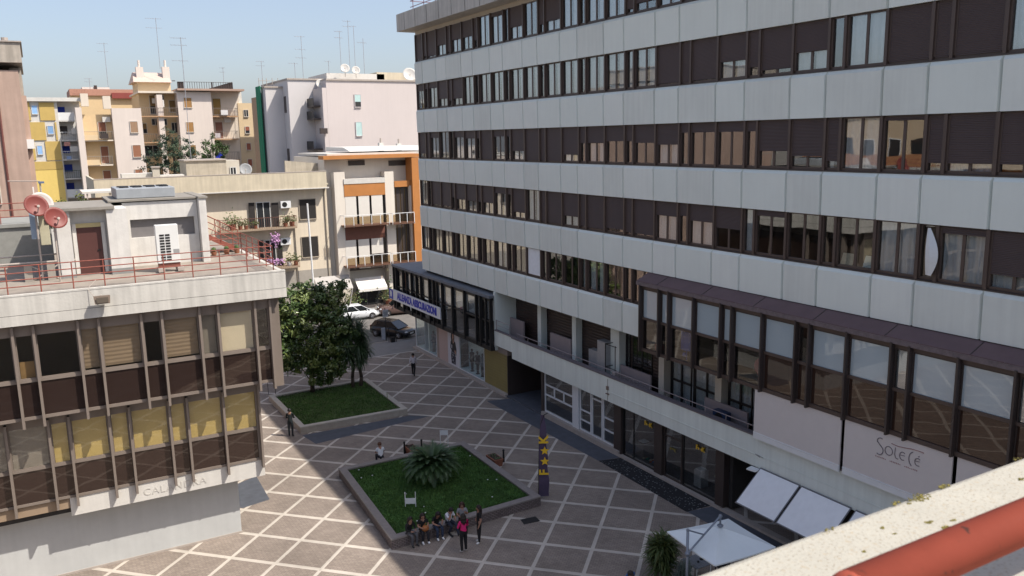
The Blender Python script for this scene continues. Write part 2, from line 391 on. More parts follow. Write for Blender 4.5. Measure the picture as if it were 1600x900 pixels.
vis = sorted([c for c in cands if c[7]], key=lambda c: (c[0]**2+26**2+(c[2]-17)**2))[:100]
visset = set(id(c) for c in vis)
rest = MB()
for c in cands:
    parts = win_geo(*c[:7])
    if id(c) in visset:
        w_ = parts[0].build('window', FRAME, B)
        parts[1].build('pane', MT['glass'], w_)
        if parts[2].v: parts[2].build('roller_shutter', MT['shutter'], w_)
        if parts[3].v: parts[3].build('curtain', MT['curtain'], w_)
    else:
        for i, p in enumerate(parts):
            for f in p.f: rest.face([p.v[j] for j in f], i)
rest.build('window', WB, B, kind='stuff')
# curtain blowing out and two boards lying inside near windows
cb = MB(); n = 10
for i in range(n):
    t0, t1 = i/n, (i+1)/n
    def row_(t): z = 14.0-1.6*t; wd = .12+.38*math.sin(t*2.6); return [(25.98-.16*math.sin(t*3), 17.1+.16-wd*.2-.0, z), (25.93-.2*math.sin(t*3), 17.1+.16-wd*.6, z), (25.99-.12*t, 17.1+.16-wd, z)]
    r0, r1 = row_(t0), row_(t1)
    for j in range(2): cb.face([r0[j], r0[j+1], r1[j+1], r1[j]])
tag(cb.build('blowing_curtain', MT['white'], None, smooth=True), 'white curtain blowing out of a narrow open window of the grey office block', 'curtain')

for (y0_, c, lab) in ((20.35, (.62, .58, .44), 'cream paper board standing inside the window left of the blowing curtain'), (19.35, (.50, .66, .68), 'pale blue paper board standing inside the window left of the blowing curtain')):
    q = MB(); q.hexa([(26.24, y0_, 12.3), (26.27, y0_, 12.3), (26.27, y0_+.55, 12.3), (26.24, y0_+.55, 12.3)], [(26.34, y0_, 12.72), (26.36, y0_, 12.72), (26.36, y0_+.5, 12.72), (26.34, y0_+.5, 12.72)]); tag(q.build('paper_board', mat('paper', c, .8)), lab, 'board')

# ---------------------------------------------------------------- long beam, terrace and parapet
m = MB()
for a, b in ((YN, 35.0), (35.02, 45.5)):
    m.box(25.68, 25.95, a, b, 3.05, 4.42)
m.box(25.82, 25.95, 45.51, 48.1, 3.4, 4.42)
m.box(25.655, 25.68, YN, 35, 3.6, 3.625)
m.build('parapet_beam', MT['beam'], B)
m = MB(); m.box(25.64, 26.0, YN, 45.52, 4.421, 4.475); m.box(25.78, 26.0, 45.53, 48.1, 4.421, 4.475)
m.build('coping', mat('mauve_coping', (.16, .135, .14), .7), B)
m = MB(); m.box(25.96, 27.7, YN, 48.1, 3.3, 3.48); m.build('terrace_floor', mat('terrace_tile', (.10, .075, .085), .8), B)
m = MB()
for y in [45.3-1.35*i for i in range(28)]: m.tube((25.98, y, 4.45), (26.0, y, 4.68), .018)
m.tube((26.0, 45.4, 4.7), (26.0, 10, 4.7), .022); m.tube((25.93, 48.0, 4.45), (25.93, 48.0, 5.15), .025); m.tube((25.93, 48.0, 5.12), (25.93, 46.2, 5.12), .02)
m.tube((25.93, 46.2, 4.45), (25.93, 46.2, 5.15), .02); m.tube((25.93, 48.0, 4.8), (25.93, 46.2, 4.8), .012)
m.build('terrace_railing', mat('pale_rail', (.30, .25, .25), .5), B)
m = MB(); m.box(27.55, 27.8, 32.8, 48.2, 3.48, 7.04)
m.build('terrace_back_wall', MT['shutter2'], B)
m = MB(); m.box(25.9, 27.8, 48.11, 48.3, 3.0, 7.04); m.build('side_wall', MT['panel'], B)
for y in (44.27, 40.28, 36.2, 32.2, 28.05, 23.9, 19.7):
    wd = .42 if y != 36.2 else .8
    MB().box(27.05, 27.5, y-wd/2, y+wd/2, 3.48, 7.04).build('column', MT['soffit'] if y < 33 else MT['beam'], B)
for (a, b, z) in ((46.2, 48.0, 5.2), (40.6, 42.9, 5.15), (33.0, 35.6, 4.75), (26.1, 28.9, 4.7), (20.9, 23.0, 4.7)):
    MB().box(27.0, 27.1, a, b, 3.481, z).build('half_wall', MT['pinkpan'], B)
# terrace doors under the bay
for (a, b) in ((35.4, 35.95), (33.5, 35.2), (30.4, 31.9), (28.4, 30.2), (26.3, 27.8), (24.4, 25.9), (21.8, 23.6), (17.6, 19.4)):
    w_ = MB(); w_.box(27.5, 27.56, a, a+.07, 3.5, 6.9); w_.box(27.5, 27.56, b-.07, b, 3.5, 6.9); w_.box(27.49, 27.57, (a+b)/2-.05, (a+b)/2+.05, 3.5, 6.9)
    w_.box(27.49, 27.57, a, b, 4.75, 4.85)
    w_ = w_.build('terrace_door', MT['black'], B)
    p_ = MB(); p_.box(27.52, 27.53, a+.07, b-.07, 3.5, 6.9); p_.build('pane', MT['glass'], w_)
    c_ = MB(); add_curtain(c_, 27.62, a, b, 3.5, 6.9); c_.build('curtain', MT['curtain'], w_)
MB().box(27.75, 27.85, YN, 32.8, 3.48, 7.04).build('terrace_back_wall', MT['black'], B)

# ---------------------------------------------------------------- projecting glazed bay
m = MB()
x0, x1 = 25.3, 26.03
m.hexa([(x0-.02, YN, 10.02), (x1, YN, 10.02), (x1, YBAY+.12, 10.02), (x0-.02, YBAY+.12, 10.02)], [(x0-.02, YN, 10.17), (x1, YN, 10.5), (x1, YBAY+.12, 10.5), (x0-.02, YBAY+.12, 10.17)])
for i in range(12): y = 30.5-3.1*i; m.hexa([(x0-.02, y, 10.171), (x1-.05, y, 10.48), (x1-.05, y+.03, 10.48), (x0-.02, y+.03, 10.171)], [(x0-.02, y, 10.185), (x1-.05, y, 10.495), (x1-.05, y+.03, 10.495), (x0-.02, y+.03, 10.185)], 1)
m.build('bay_roof', [MT['purple'], MT['brown']], B)
m = MB(); m.box(x0-.04, x0+.12, YN, YBAY+.15, 9.96, 10.14)
for i in range(14): m.box(x0-.045, x1-.01, 31-2.85*i, 31.02-2.85*i, 10.13, 10.175)
m.build('gutter', mat('weathered_gutter', (.15, .12, .125), .6, var=.3, scale=6), B)
m = MB()
m.box(25.42, 25.55, YN, YBAY, 9.80, 9.96); m.box(25.40, 25.52, YN, YBAY, 8.24, 8.36); m.box(25.40, 25.56, YN, YBAY, 6.62, 6.78)
m.box(25.55, 27.5, YN, YBAY, 6.62, 6.7); m.box(25.45, 26.3, YBAY-.06, YBAY, 6.62, 10.0)
m.build('bay_frame', FRAME, B)
fins = [31.8, 30.38, 29.66, 27.95, 26.2, 25.53, 23.81, 22.05, 21.38, 19.67, 17.82, 17.12, 15.38, 13.54, 12.84, 11.1, 9.4, 8.7, 6.9, 5.2, 4.5, 2.8, 1.1, .4, -1.3, -3.0]
for i, y in enumerate(fins):
    MB().box(25.22, 25.44, y-.038, y+.038, 6.62 if y > 27 else 6.60, 10.0).build('fin', MT['brown'], B)
GCLR = glassmat('clear_bay_glass', (.8, .8, .8), 1.5)
bright = {0, 1, 2, 3, 4, 5, 6, 8, 9, 11, 12, 14, 15, 17, 18}
for i in range(len(fins)-1):
    a, b = fins[i+1]+.05, fins[i]-.05
    w_ = MB(); w_.box(25.43, 25.50, a, a+.05, 6.78, 9.8); w_.box(25.43, 25.50, b-.05, b, 6.78, 9.8); w_.box(25.435, 25.495, a+.05, b-.05, 9.74, 9.8)
    w_ = w_.build('bay_window', MT['brown'], B)
    MB().box(25.46, 25.47, a+.05, b-.05, 8.36, 9.80).build('upper_pane', MT['glassblue'] if i in bright else MT['glass'], w_)
    MB().box(25.46, 25.47, a+.05, b-.05, 6.78, 8.24).build('lower_pane', GCLR if i < 6 else MT['glassbrown'], w_)
    if i not in (7,):
        c_ = MB(); c_.face([(25.6, a, 8.3), (25.6, b, 8.3), (25.6, b, 9.85), (25.6, a, 9.85)]); c_.build('blind', MT['curtain'], w_)
m = MB(); m.box(26.4, 26.5, YN, 23.5, 6.7, 10.0); m.box(27.3, 27.4, 23.5, YBAY, 6.71, 10); m.build('bay_back_wall', MT['inside'], B)
for (y, c, s_, lab) in ((30.9, (.35, .12, .1), .3, 'small red and white box on the sill behind the first bay window'), (29.0, (.02, .08, .4), .5, 'blue folded sunshade behind the second wide bay window'),
                  (24.2, (.3, .03, .04), .42, 'dark red round cushion leaning inside the fifth bay window')):
    mm = mat('bay_item', c, .6); q = MB()
    if s_ == .5:
        q.prism([(25.9+.18*math.cos(t), y+.4*math.sin(t)) for t in [k*math.pi/4 for k in range(8)]], 7.2, 8.1); q.tube((25.9, y, 6.7), (25.9, y, 8.4), .03)
    elif s_ == .42: q.sphere((25.8, y, 7.5), .42, 0, 12, .4, 1, 1)
    else: q.box(25.7, 25.95, y-.2, y+.2, 6.8, 7.05); q.box(25.7, 25.95, y-.1, y+.1, 7.051, 7.2)
    q.sphere((25.85, y+.1, 6.95), .12)
    tag(q.build('stored_item', mm), lab, 'stored item')

# white signboards below the bay
SB = []
for i, (a, b) in enumerate(((19.82, 24.2), (15.4, 19.66), (10.9, 15.24), (6.4, 10.75))):
    r_ = root('signboard', ['white signboard under the glazed bay, blank, leftmost of the row', 'white signboard under the glazed bay with curved SOLETE lettering', 'blank white signboard to the right of the lettered one, cut by the parapet', 'white signboard at the right end of the row, behind the stone parapet'][i], 'signboard', (25.5, a, 4.5), 'white signboards below the glazed bay')
    q = MB(); q.box(25.44, 25.5, a, b, 4.72, 6.6); q.build('board', MT['beam'] if 0 else mat('signboard_white', (.62, .575, .55), .5, var=.03), r_)
    q = MB(); q.box(25.42, 25.5, a, b, 4.45, 4.719); q.box(25.405, 25.42, a, b, 4.69, 4.715); q.build('base_strip', MT['white'], r_)
    SB.append(r_)
lm = mat('sign_grey', (.19, .165, .175), .5); lm2 = mat('sign_pink', (.32, .18, .18), .5)
q = MB()
def stroke(mb, pts, r, mi=0):
    mb.path([(25.432, 18.3-p[0]*1.5, 5.72+p[1]*.62) for p in pts], r, mi, 5)
def arc(cx, cy, rx, ry, a0, a1, n=10): return [(cx+rx*math.cos(R(a0+(a1-a0)*i/n)), cy+ry*math.sin(R(a0+(a1-a0)*i/n))) for i in range(n+1)]
stroke(q, arc(.13, .82, .09, .2, 60, 200)+arc(.10, .28, .11, .28, 60, -120), .018)
stroke(q, arc(.36, .42, .10, .26, 0, 360, 16), .016)
stroke(q, [(.53, .75), (.52, .35), (.55, .15), (.62, .12)], .016)
stroke(q, arc(.73, .40, .08, .24, 50, 300), .016); stroke(q, [(.66, .42), (.78, .45)], .014)
stroke(q, arc(1.0, .42, .11, .42, 100, 250), .018)
stroke(q, arc(1.12, .36, .08, .22, 50, 300), .016); stroke(q, [(1.05, .38), (1.16, .41)], .014); stroke(q, [(1.12, .68), (1.15, .74)], .016)
stroke(q, [(.42, .92), (.58, .88), (.75, .92), (.95, 1.0), (1.15, 1.02), (1.25, 1.0)], .016, 1)
q.build('lettering', [lm, lm2], SB[1])
q = MB()
for k in range(26):
    if k in (7, 8, 16, 17): continue
    q.box(25.436, 25.442, 18.25-k*.065, 18.29-k*.065-.0, 5.60, 5.60+random.choice((.035, .05)))
q.build('small_lettering', lm2, SB[1])

# ---------------------------------------------------------------- glazed annex box with the blue sign
A = root('glazed_annex', 'low dark glazed annex carrying the long blue and white sign beyond the office block', 'annex', (26, 57, 3))
AF = [65.68, 65.1, 63.62, 61.82, 59.91, 58.27, 57.47, 55.92, 54.14, 52.17, 50.31, 49.67, 48.2]
m = MB(); m.box(25.5, 34, 48.2, 65.85, 6.62, 6.80); m.build('annex_roof', mat('grey_roof_felt', (.17, .18, .2), .8, var=.2), A)
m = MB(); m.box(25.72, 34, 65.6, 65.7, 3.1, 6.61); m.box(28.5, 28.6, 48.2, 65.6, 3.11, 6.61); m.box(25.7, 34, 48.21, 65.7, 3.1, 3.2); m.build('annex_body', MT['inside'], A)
m = MB()
m.box(25.66, 25.74, 48.2, 65.7, 6.36, 6.62); m.box(25.64, 25.74, 48.2, 65.7, 4.93, 5.03); m.box(25.6, 25.8, 48.2, 65.7, 3.05, 3.25); m.box(25.55, 26.2, 48.2, 65.7, 2.98, 3.06)
m.build('annex_frame', MT['black'], A)
for y in AF: MB().box(25.52, 25.76, y-.055, y+.055, 3.02, 6.61).build('fin', MT['black'], A)
for y in (48.9, 60.9, 62.9, 56.9): MB().box(25.56, 25.74, y-.04, y+.04, 3.25, 6.5).build('fin', MT['black'], A)
inn = [None, 'o', 'g', 'y', 'c', 'g', 'c', 'c', 'g', 'c', 'd', 'c']
for i in range(len(AF)-1):
    a, b = AF[i+1]+.055, AF[i]-.055
    w_ = MB(); w_.box(25.66, 25.72, a, a+.05, 5.03, 6.36); w_.box(25.66, 25.72, b-.05, b, 5.03, 6.36); w_ = w_.build('window', MT['black'], A)
    MB().box(25.70, 25.71, a+.05, b-.05, 5.03, 6.36).build('pane', MT['glass'], w_)
    MB().box(25.70, 25.71, a, b, 3.25, 4.93).build('lower_pane', MT['glass'], w_)
    if inn[i] in ('c', 'g', 'y'):
        c_ = MB(); add_curtain(c_, 25.95, a, b if inn[i] != 'y' else a+.8, 5.0, 6.4); c_.build('curtain', MT['curtain'] if inn[i] != 'y' else MT['blind'], w_)
    if inn[i] == 'o': MB().box(25.95, 26.0, a, b-.2, 4.9, 6.2).build('orange_panel', mat('orange_panel', (.5, .12, .03), .7), w_)
sg = root('shop_sign', 'long white sign with blue letters ALLEANZA ASSICURAZIONI on the glazed annex', 'sign', (25.5, 61, 3.8))
MB().box(25.40, 25.50, 55.98, 65.55, 3.82, 4.62).build('sign_board', mat('sign_white', (.72, .73, .75), .4, var=.02), sg)
q = MB(); q.box(25.38, 25.51, 55.95, 65.58, 4.62, 4.67); q.box(25.38, 25.51, 55.95, 65.58, 3.77, 3.82); q.build('sign_frame', MT['white'], sg)
text('lettering', 'ALLEANZA ASSICURAZIONI', .80, MT['blue'], sg, (25.385, 60.55, 4.22), FACE_W, .012, .80, spacing=1.0, bold=.035)
q = MB(); q.box(25.38, 25.40, 65.5, 66.35, 3.8, 4.66, 0); q.sphere((25.38, 65.95, 4.25), .24, 1, 10, .05, 1, 1.2); q.build('emblem', [MT['blue'], MT['white']], sg)

# ---------------------------------------------------------------- ground floor shops (wall line x = 26.2)
G = root('shop_row', 'ground floor shopfront row of the office block with beige plinth', 'shopfronts', (26.2, 45, 0))
m = MB()
m.box(25.88, 26.3, 46.9, 62.75, 0, .16); m.box(25.95, 26.3, 34.4, 42.4, 0, .3); m.box(25.95, 26.3, 26.6, 34.39, 0, .14); m.box(25.95, 26.3, YN, 26.59, 0, .12)
m.box(26.0, 29.5, 42.42, 46.88, .0, .1, 1)
m.build('plinth', [MT['stone'], MT['slate']], G)
m = MB()
m.box(26.2, 26.4, 58.06, 58.5, .16, 2.98); BPM = mat('beige_pillar', (.30, .25, .22), .7); m.build('pillar', BPM, G); m = MB(); m.box(26.1, 26.4, 46.86, 50.4, 2.86, 3.32); m.build('lintel', BPM, G)
MB().box(26.19, 26.35, 56.42, 58.05, .16, 2.98).build('pink_panel', MT['skinpink'], G)
m = MB(); m.box(26.2, 26.35, 46.95, 50.38, .161, 2.85); m.build('gold_shutter', MT['gold'], G)
m = MB(); m.box(29.0, 29.4, 42.3, 47, .1, 3.04); m.box(26.1, 29.4, 46.86, 46.94, .1, 2.85); m.box(26.1, 29.4, 42.32, 42.6, .1, 3.04)
for y in (43.2, 44.1, 45, 45.9): m.box(28.9, 28.99, y, y+.06, .1, 3)
m.build('porch_wall', MT['brown'], G)
MB().box(28.86, 28.9, 44.4, 45.3, 1.75, 2.0).build('notice', MT['white'], G)
# glass units: (y0, y1, z0, z1, frame, bars)
def shopwin(a, b, z0, z1, fm, gm, bars=(), vbars=(), fw=.07, x=26.2, name='shop_window'):
    w_ = MB()
    w_.box(x-.03, x+.05, a, a+fw, z0, z1); w_.box(x-.03, x+.05, b-fw, b, z0, z1); w_.box(x-.03, x+.05, a+fw, b-fw, z0, z0+fw); w_.box(x-.03, x+.05, a+fw, b-fw, z1-fw, z1)
    for z in bars: w_.box(x-.02, x+.04, a+fw, b-fw, z-fw/2, z+fw/2)
    for (y, za, zb) in vbars: w_.box(x-.02, x+.04, y-fw/2, y+fw/2, za, zb)
    w_ = w_.build(name, fm, G)
    MB().box(x+.005, x+.015, a+fw, b-fw, z0+fw, z1-fw).build('pane', gm, w_)
    return w_
CLR = glassmat('shop_glass', (.95, .98, .98), 1.45)
shopwin(58.5, 62.7, .16, 2.98, MT['white'], CLR, fw=.05)
q = MB(); q.box(26.2, 27.5, 62.66, 62.69, .16, 2.98); q.build('corner_pane', CLR, G)
q = MB(); q.box(26.18, 26.26, 62.62, 62.7, .16, 2.98); q.box(27.5, 27.56, 62.62, 62.7, .16, 2.98); q.box(26.26, 27.5, 62.64, 62.7, .16, .22); q.box(26.26, 27.5, 61.0, 61.05, .16, 2.6)
q.build('corner_frame', MT['white'], G)
shopwin(50.42, 54.42, .16, 2.84, MT['white'], CLR, fw=.05)
WW = mat('white_shop_frame', (.66, .68, .70), .45, var=.03)
shopwin(39.1, 42.3, .3, 2.95, WW, MT['glass'], bars=(2.07, 1.43), vbars=((41.2, 1.43, 2.07), (40.15, 1.43, 2.07)), fw=.1)
MB().box(26.1, 26.4, 38.45, 39.08, .3, 3.04).build('pillar', WW, G)
shopwin(37.25, 38.4, .3, 2.95, WW, MT['glass'], bars=(1.55, .95), fw=.09)
d_ = shopwin(36.15, 37.2, .3, 2.95, WW, MT['glass'], bars=(2.55,), fw=.1, name='shop_door')
shopwin(34.95, 36.1, .3, 2.95, WW, MT['glass'], bars=(1.75, 1.05), fw=.09)
for (a, b) in ((34.3, 34.94), (30.9, 31.5), (26.5, 27.05)): MB().box(26.05, 26.4, a, b, .14, 3.04).build('pillar', MT['brown'], G)
shopwin(31.55, 34.28, .14, 3.0, MT['black'], MT['glass'], vbars=((33.35, .14, 3.0),), fw=.06)
shopwin(29.5, 30.85, .14, 3.0, MT['brown'], MT['glass'], bars=(2.35,), fw=.08, name='shop_door')
shopwin(27.1, 29.45, .14, 3.0, MT['black'], MT['glass'], fw=.06)
m = MB(); m.box(29.3, 29.4, 48, 62.6, 0, 3); m.box(29.45, 29.5, 14, 42.3, 0, 3.04)
m.box(26.4, 29.4, 58.1, 58.3, .1, 2.98); m.box(26.4, 29.4, 54.5, 54.6, .1, 2.98); m.box(26.4, 29.4, 50.38, 50.41, .1, 2.98); m.box(26.3, 29.4, 34.5, 34.6, .1, 3); m.box(26.42, 29.4, 26.3, 26.5, .1, 3.04); m.box(28.4, 29.4, YN, 26, .1, 3.04)
m.box(26.4, 29.4, YN, 42.3, 3.0, 3.05); m.box(26.3, 29.4, 48, 62.6, 2.99, 3.03)
m.build('shop_partition', MT['inside'], G)
q = MB(); q.box(26.26, 29.3, 50.42, 62.6, .10, .2); q.box(26.95, 27.0, 50.42, 54.4, .2, 2.9); q.box(27.1, 27.15, 58.6, 60.9, .2, 2.9); q.build('display_floor', mat('lit_teal_display', (.62, .74, .76), .6), G)  # turquoise shop lighting put into the pale colour of floor and back panels
q = MB(); q.box(26.3, 29.3, 26.6, 42.2, .1, .13); q.build('shop_floor', mat('shop_floor', (.12, .11, .1), .5), G)
for (y, z) in ((32.1, 2.5), (28.2, 2.46)):
    text('lettering', 'F   K', .33, MT['yellow'], G, (26.15, y, z), FACE_W, .01, .95, bold=.01)
    q = MB()
    for dy in (.11, -.10):
        pts = [(26.14, y+dy+.095*(1 if k % 2 == 0 else .45)*math.sin(k*math.pi/5), z-.02+.095*(1 if k % 2 == 0 else .45)*math.cos(k*math.pi/5)) for k in range(10)]
        for k in range(10): q.face([(26.14, y+dy, z-.02), pts[k], pts[(k+1) % 10]])
    q.build('star_mark', MT['yellow'], G)
text('lettering', 'F**K', .24, mat('dull_yellow', (.28, .22, .04), .5), G, (26.15, 30.15, 1.75), FACE_W, .008)
# wordless poster with a dark-clad woman
ps = root('poster', 'tall white poster of a long-haired woman in black between two shop windows', 'poster', (26.18, 55.4, .16))
MB().box(26.17, 26.3, 54.45, 56.4, .16, 2.98).build('poster_board', mat('poster_white', (.56, .56, .6), .5, var=.02), ps)
def flat(mb, pts, x, mi): mb.face([(x, 55.45-p[0], p[1]) for p in pts], mi)
q = MB()
flat(q, [(-.35, .3), (.35, .3), (.42, .9), (.3, 1.35), (-.3, 1.35), (-.42, .9)], 26.166, 0)
flat(q, [(-.28, 1.3), (.34, 1.25), (.5, 1.0), (.58, 1.5), (.42, 2.05), (.1, 2.2), (-.15, 2.2), (-.42, 2.0), (-.5, 1.5)], 26.164, 1)
flat(q, [(-.30, 1.9), (-.36, 2.4), (-.26, 2.78), (-.02, 2.92), (.2, 2.78), (.26, 2.4), (.2, 1.95), (.02, 1.85)], 26.162, 1)
flat(q, [(-.12, 2.3), (-.1, 2.62), (.03, 2.74), (.14, 2.6), (.13, 2.35), (.02, 2.2)], 26.160, 2)
flat(q, [(-.06, 2.25), (.08, 2.25), (.18, 2.0), (-.02, 1.9)], 26.159, 2)
flat(q, [(.2, 1.28), (.46, 1.12), (.52, 1.3), (.3, 1.5)], 26.158, 2)
flat(q, [(-.32, 1.5), (-.18, 1.48), (-.14, 1.75), (-.3, 1.8)], 26.157, 3)
for k in range(14):
    u, v = random.uniform(-.33, .3), random.uniform(.35, 1.2); flat(q, [(u, v), (u+.08, v+.02), (u+.05, v+.1), (u-.02, v+.07)], 26.1565, 3)
q.build('poster_picture', [mat('p_dark', (.02, .02, .04), .5), mat('p_black', (.015, .012, .015), .5), mat('p_skin', (.42, .25, .19), .5), mat('p_white', (.5, .5, .55), .5)], ps)
# shop dummies and goods
def dummy(loc, cols_, lab, rz=0.):
    r_ = root('shop_dummy', lab, 'shop dummy', loc, 'shop dummies in the windows', rz)
    q = MB(); q.tube((0, 0, .0), (0, 0, .04), .16, 0, 10); q.tube((0, -.08, .04), (0, -.09, .82), .05, 0, 8, .085); q.tube((0, .08, .04), (0, .09, .82), .05, 0, 8, .085); q.sphere((0, 0, 1.62), .1, 0, 8, 1, .9, 1.25); q.tube((0, 0, 1.42), (0, 0, 1.56), .045)
    q.build('figure', mat('dummy_skin', cols_[0], .5), r_, local=True, smooth=True)
    q = MB(); q.tube((0, 0, .75), (0, 0, 1.1), .19, 0, 10, .14); q.tube((0, 0, 1.1), (0, 0, 1.4), .14, 0, 10, .19); q.tube((0, 0, 1.4), (0, 0, 1.46), .19, 0, 10, .07)
    for s_ in (-1, 1): q.tube((0, .2*s_, 1.4), (.05, .27*s_, 1.1), .055, 0, 8, .045); q.tube((.05, .27*s_, 1.1), (-.1, .24*s_, .85), .045, 0, 8, .035)
    q.build('jacket', mat('dummy_cloth', cols_[1], .8), r_, local=True, smooth=True)
dk = (.03, .03, .035)
dummy((26.62, 53.2, .2), (dk, dk), 'shop dummy in a black coat, leftmost in the window beside the woman poster')
dummy((26.62, 52.3, .2), (dk, (.05, .05, .06)), 'shop dummy in charcoal coat, middle of the window beside the woman poster')
dummy((26.62, 51.5, .2), (dk, (.2, .23, .25)), 'shop dummy with a pale grey top, by the gold shutter', .4)
dummy((26.62, 60.1, .2), ((.3, .26, .24), (.16, .13, .12)), 'shop dummy in beige coat in the far corner shop window')
dummy((27.1, 61.3, .2), (dk, dk), 'shop dummy in black in the far corner shop window')
dummy((26.62, 59.3, .2), (dk, (.08, .08, .09)), 'shop dummy in dark clothes next to the beige pillar in the corner window')
dummy((26.9, 27.6, .14), ((.1, .08, .07), (.5, .55, .45)), 'shop dummy in white and lime top in the dark shop window near the awnings')
for (x, y, z, s3, c, lab) in ((26.9, 28.9, .14, (.5, .5, .85), (.42, .42, .42), 'grey plinth cube in the shop window beside the lime dummy'), (27.0, 33.5, .14, (.6, .7, .8), (.2, .17, .15), 'brown and grey display block in the shop window by the pillar')):
    q = MB(); q.box(x-s3[0]/2, x+s3[0]/2, y-s3[1]/2, y+s3[1]/2, z, z+s3[2]); q.box(x-.2, x+.2, y-.2, y+.2, z+s3[2]+.001, z+s3[2]+.06, 1); tag(q.build('display_block', [mat('block', c, .6), MT['white']], bevel=.01), lab, 'display block')
q = MB()
for i in range(16): q.sphere((26.6+random.random()*.5, 31.8+random.random()*1.3, .2), random.uniform(.05, .12), i % 4, 6, 1.4, 1, .6)
q.build('displayed_shoes', [mat('shoe', c, .6) for c in ((.03, .2, .12), (.4, .1, .04), (.05, .15, .3), (.45, .4, .3))], G)

# door mat with pale flecks
def matmat():
    m = mat('flecked_mat', (.018, .018, .02), .9); n = m.node_tree.nodes; l = m.node_tree.links; b = n['Principled BSDF']
    v = n.new('ShaderNodeTexVoronoi'); v.inputs['Scale'].default_value = 7; tc = n.new('ShaderNodeTexCoord'); l.new(tc.outputs['Object'], v.inputs['Vector'])
    r = n.new('ShaderNodeMath'); r.operation = 'LESS_THAN'; r.inputs[1].default_value = .24; l.new(v.outputs['Distance'], r.inputs[0])
    mx = n.new('ShaderNodeMix'); mx.data_type = 'RGBA'; mx.inputs[6].default_value = (.018, .018, .02, 1); mx.inputs[7].default_value = (.17, .18, .19, 1); l.new(r.outputs[0], mx.inputs[0]); l.new(mx.outputs[2], b.inputs['Base Color'])
    return m
q = MB(); q.prism([(24.55, 27.3), (25.93, 27.2), (25.93, 34.15), (24.7, 34.45)], .005, .022)
tag(q.build('door_mat', matmat()), 'long dark flecked mat laid in front of the shop entrance', 'mat')
tag(MB().prism([(17.5, 30.2), (18.3, 30.1), (18.35, 30.6), (17.6, 30.7)], .001, .014).build('drain_cover', MT['black']), 'dark rectangular drain cover in the paving by the planter corner', 'drain cover')

# ---------------------------------------------------------------- white folding awnings
AWN = mat('awning_white', (.82, .83, .84), .7, var=.03, scale=2, streak=.05)
for i, (a, b) in enumerate(((21.76, 23.9), (19.3, 21.68), (16.9, 19.1), (14.4, 16.8))):
    r_ = root('awning', ['white panel awning sloping from the beam, first at its left end', 'white panel awning in the middle of the sloping row below the beam', 'white panel awning half hidden behind the stone parapet', 'white panel awning at the near end behind the parapet'][i], 'awning', (25.6, a, 3.0), 'white awnings along the beam')
    q = MB(); q.hexa([(24.25, a+.04, 1.9), (25.6, a+.04, 3.08), (25.6, b-.04, 3.08), (24.25, b-.04, 1.9)], [(24.23, a+.04, 1.93), (25.58, a+.04, 3.11), (25.58, b-.04, 3.11), (24.23, b-.04, 1.93)]); q.build('panel', AWN, r_)
    q = MB(); 
    for y in (a+.02, b-.02): q.tube((24.22, y, 1.9), (25.6, y, 3.1), .03, 0, 6)
    q.tube((24.22, a, 1.9), (24.22, b, 1.9), .035, 0, 6); q.tube((24.0, a, 1.86), (24.2, a, 1.9), .02) ; q.tube((25.62, a, 3.12), (25.62, b, 3.12), .03, 0, 6)
    q.build('frame', mat('grey_metal', (.17, .17, .18), .4, .3), r_)
    if i == 0:
        q = MB(); q.hexa([(25.3, b, 3.0), (25.6, b, 3.0), (25.6, b+.5, 3.0), (25.2, b+.4, 3.0)], [(25.3, b, 3.08), (25.6, b, 3.08), (25.6, b+.5, 3.06), (25.2, b+.4, 3.06)]); q.build('folded_arm', MT['white'], r_)
# small lamp on the beam
q = MB(); q.tube((25.66, 24.0, 3.62), (25.5, 24.0, 3.72), .012); q.tube((25.5, 24.1, 3.72), (25.5, 23.85, 3.66), .02); q.tube((25.66, 23.8, 3.6), (25.5, 23.85, 3.7), .012)
tag(q.build('wall_hook', mat('hook_metal', (.3, .3, .3), .4, .5)), 'small metal hook bracket on the pale beam above the awnings', 'hook')
q = MB(); q.tube((25.66, 34.98, 3.1), (25.66, 34.98, 4.3), .012, 0, 6); q.box(25.6, 25.68, 34.85, 35.1, 3.45, 3.5); q.box(25.6, 25.68, 34.9, 35.05, 3.7, 3.9)
tag(q.build('beam_marking', mat('rust', (.2, .15, .12), .7)), 'thin bracket and cable at the joint of the pale beam', 'bracket')

# ---------------------------------------------------------------- things on the terrace
q = root('metal_cabinet', 'tall grey metal cabinet lying open on the terrace beside a column', 'cabinet', (26.8, 37, 3.48))
MB().box(26.7, 27.2, 36.6, 37.4, 3.49, 5.85).box(26.8, 27.2, 37.42, 38.4, 3.49, 5.1).build('body', mat('zinc', (.33, .33, .34), .45, .2), q, bevel=.01)
MB().box(26.68, 26.7, 36.64, 37.36, 3.55, 5.8).build('door', mat('zinc2', (.38, .37, .37), .45, .2), q)
q = MB()
for (y, z0, z1) in ((36.2, 4.0, 5.9), (35.3, 4.0, 5.9)): q.tube((26.4, y, 3.5), (26.4, y, 5.95), .025)
for z in (4.6, 5.9): q.tube((26.4, 36.2, z), (26.4, 35.2, z), .025); q.tube((26.4, 36.2, z), (26.9, 36.2, z), .025)
tag(q.build('metal_rack', MT['black']), 'black tubular metal rack standing on the terrace by the grey cabinet', 'rack')
q = MB()
for i in range(7): q.tube((26.3, 34.6-.22*i, 3.5), (26.55, 34.6-.22*i, 4.35), .015)
q.tube((26.42, 34.7, 3.95), (26.42, 33.2, 3.95), .02); q.tube((26.55, 34.7, 4.35), (26.55, 33.2, 4.35), .02); q.tube((26.3, 34.7, 3.7), (26.3, 33.2, 3.7), .02)
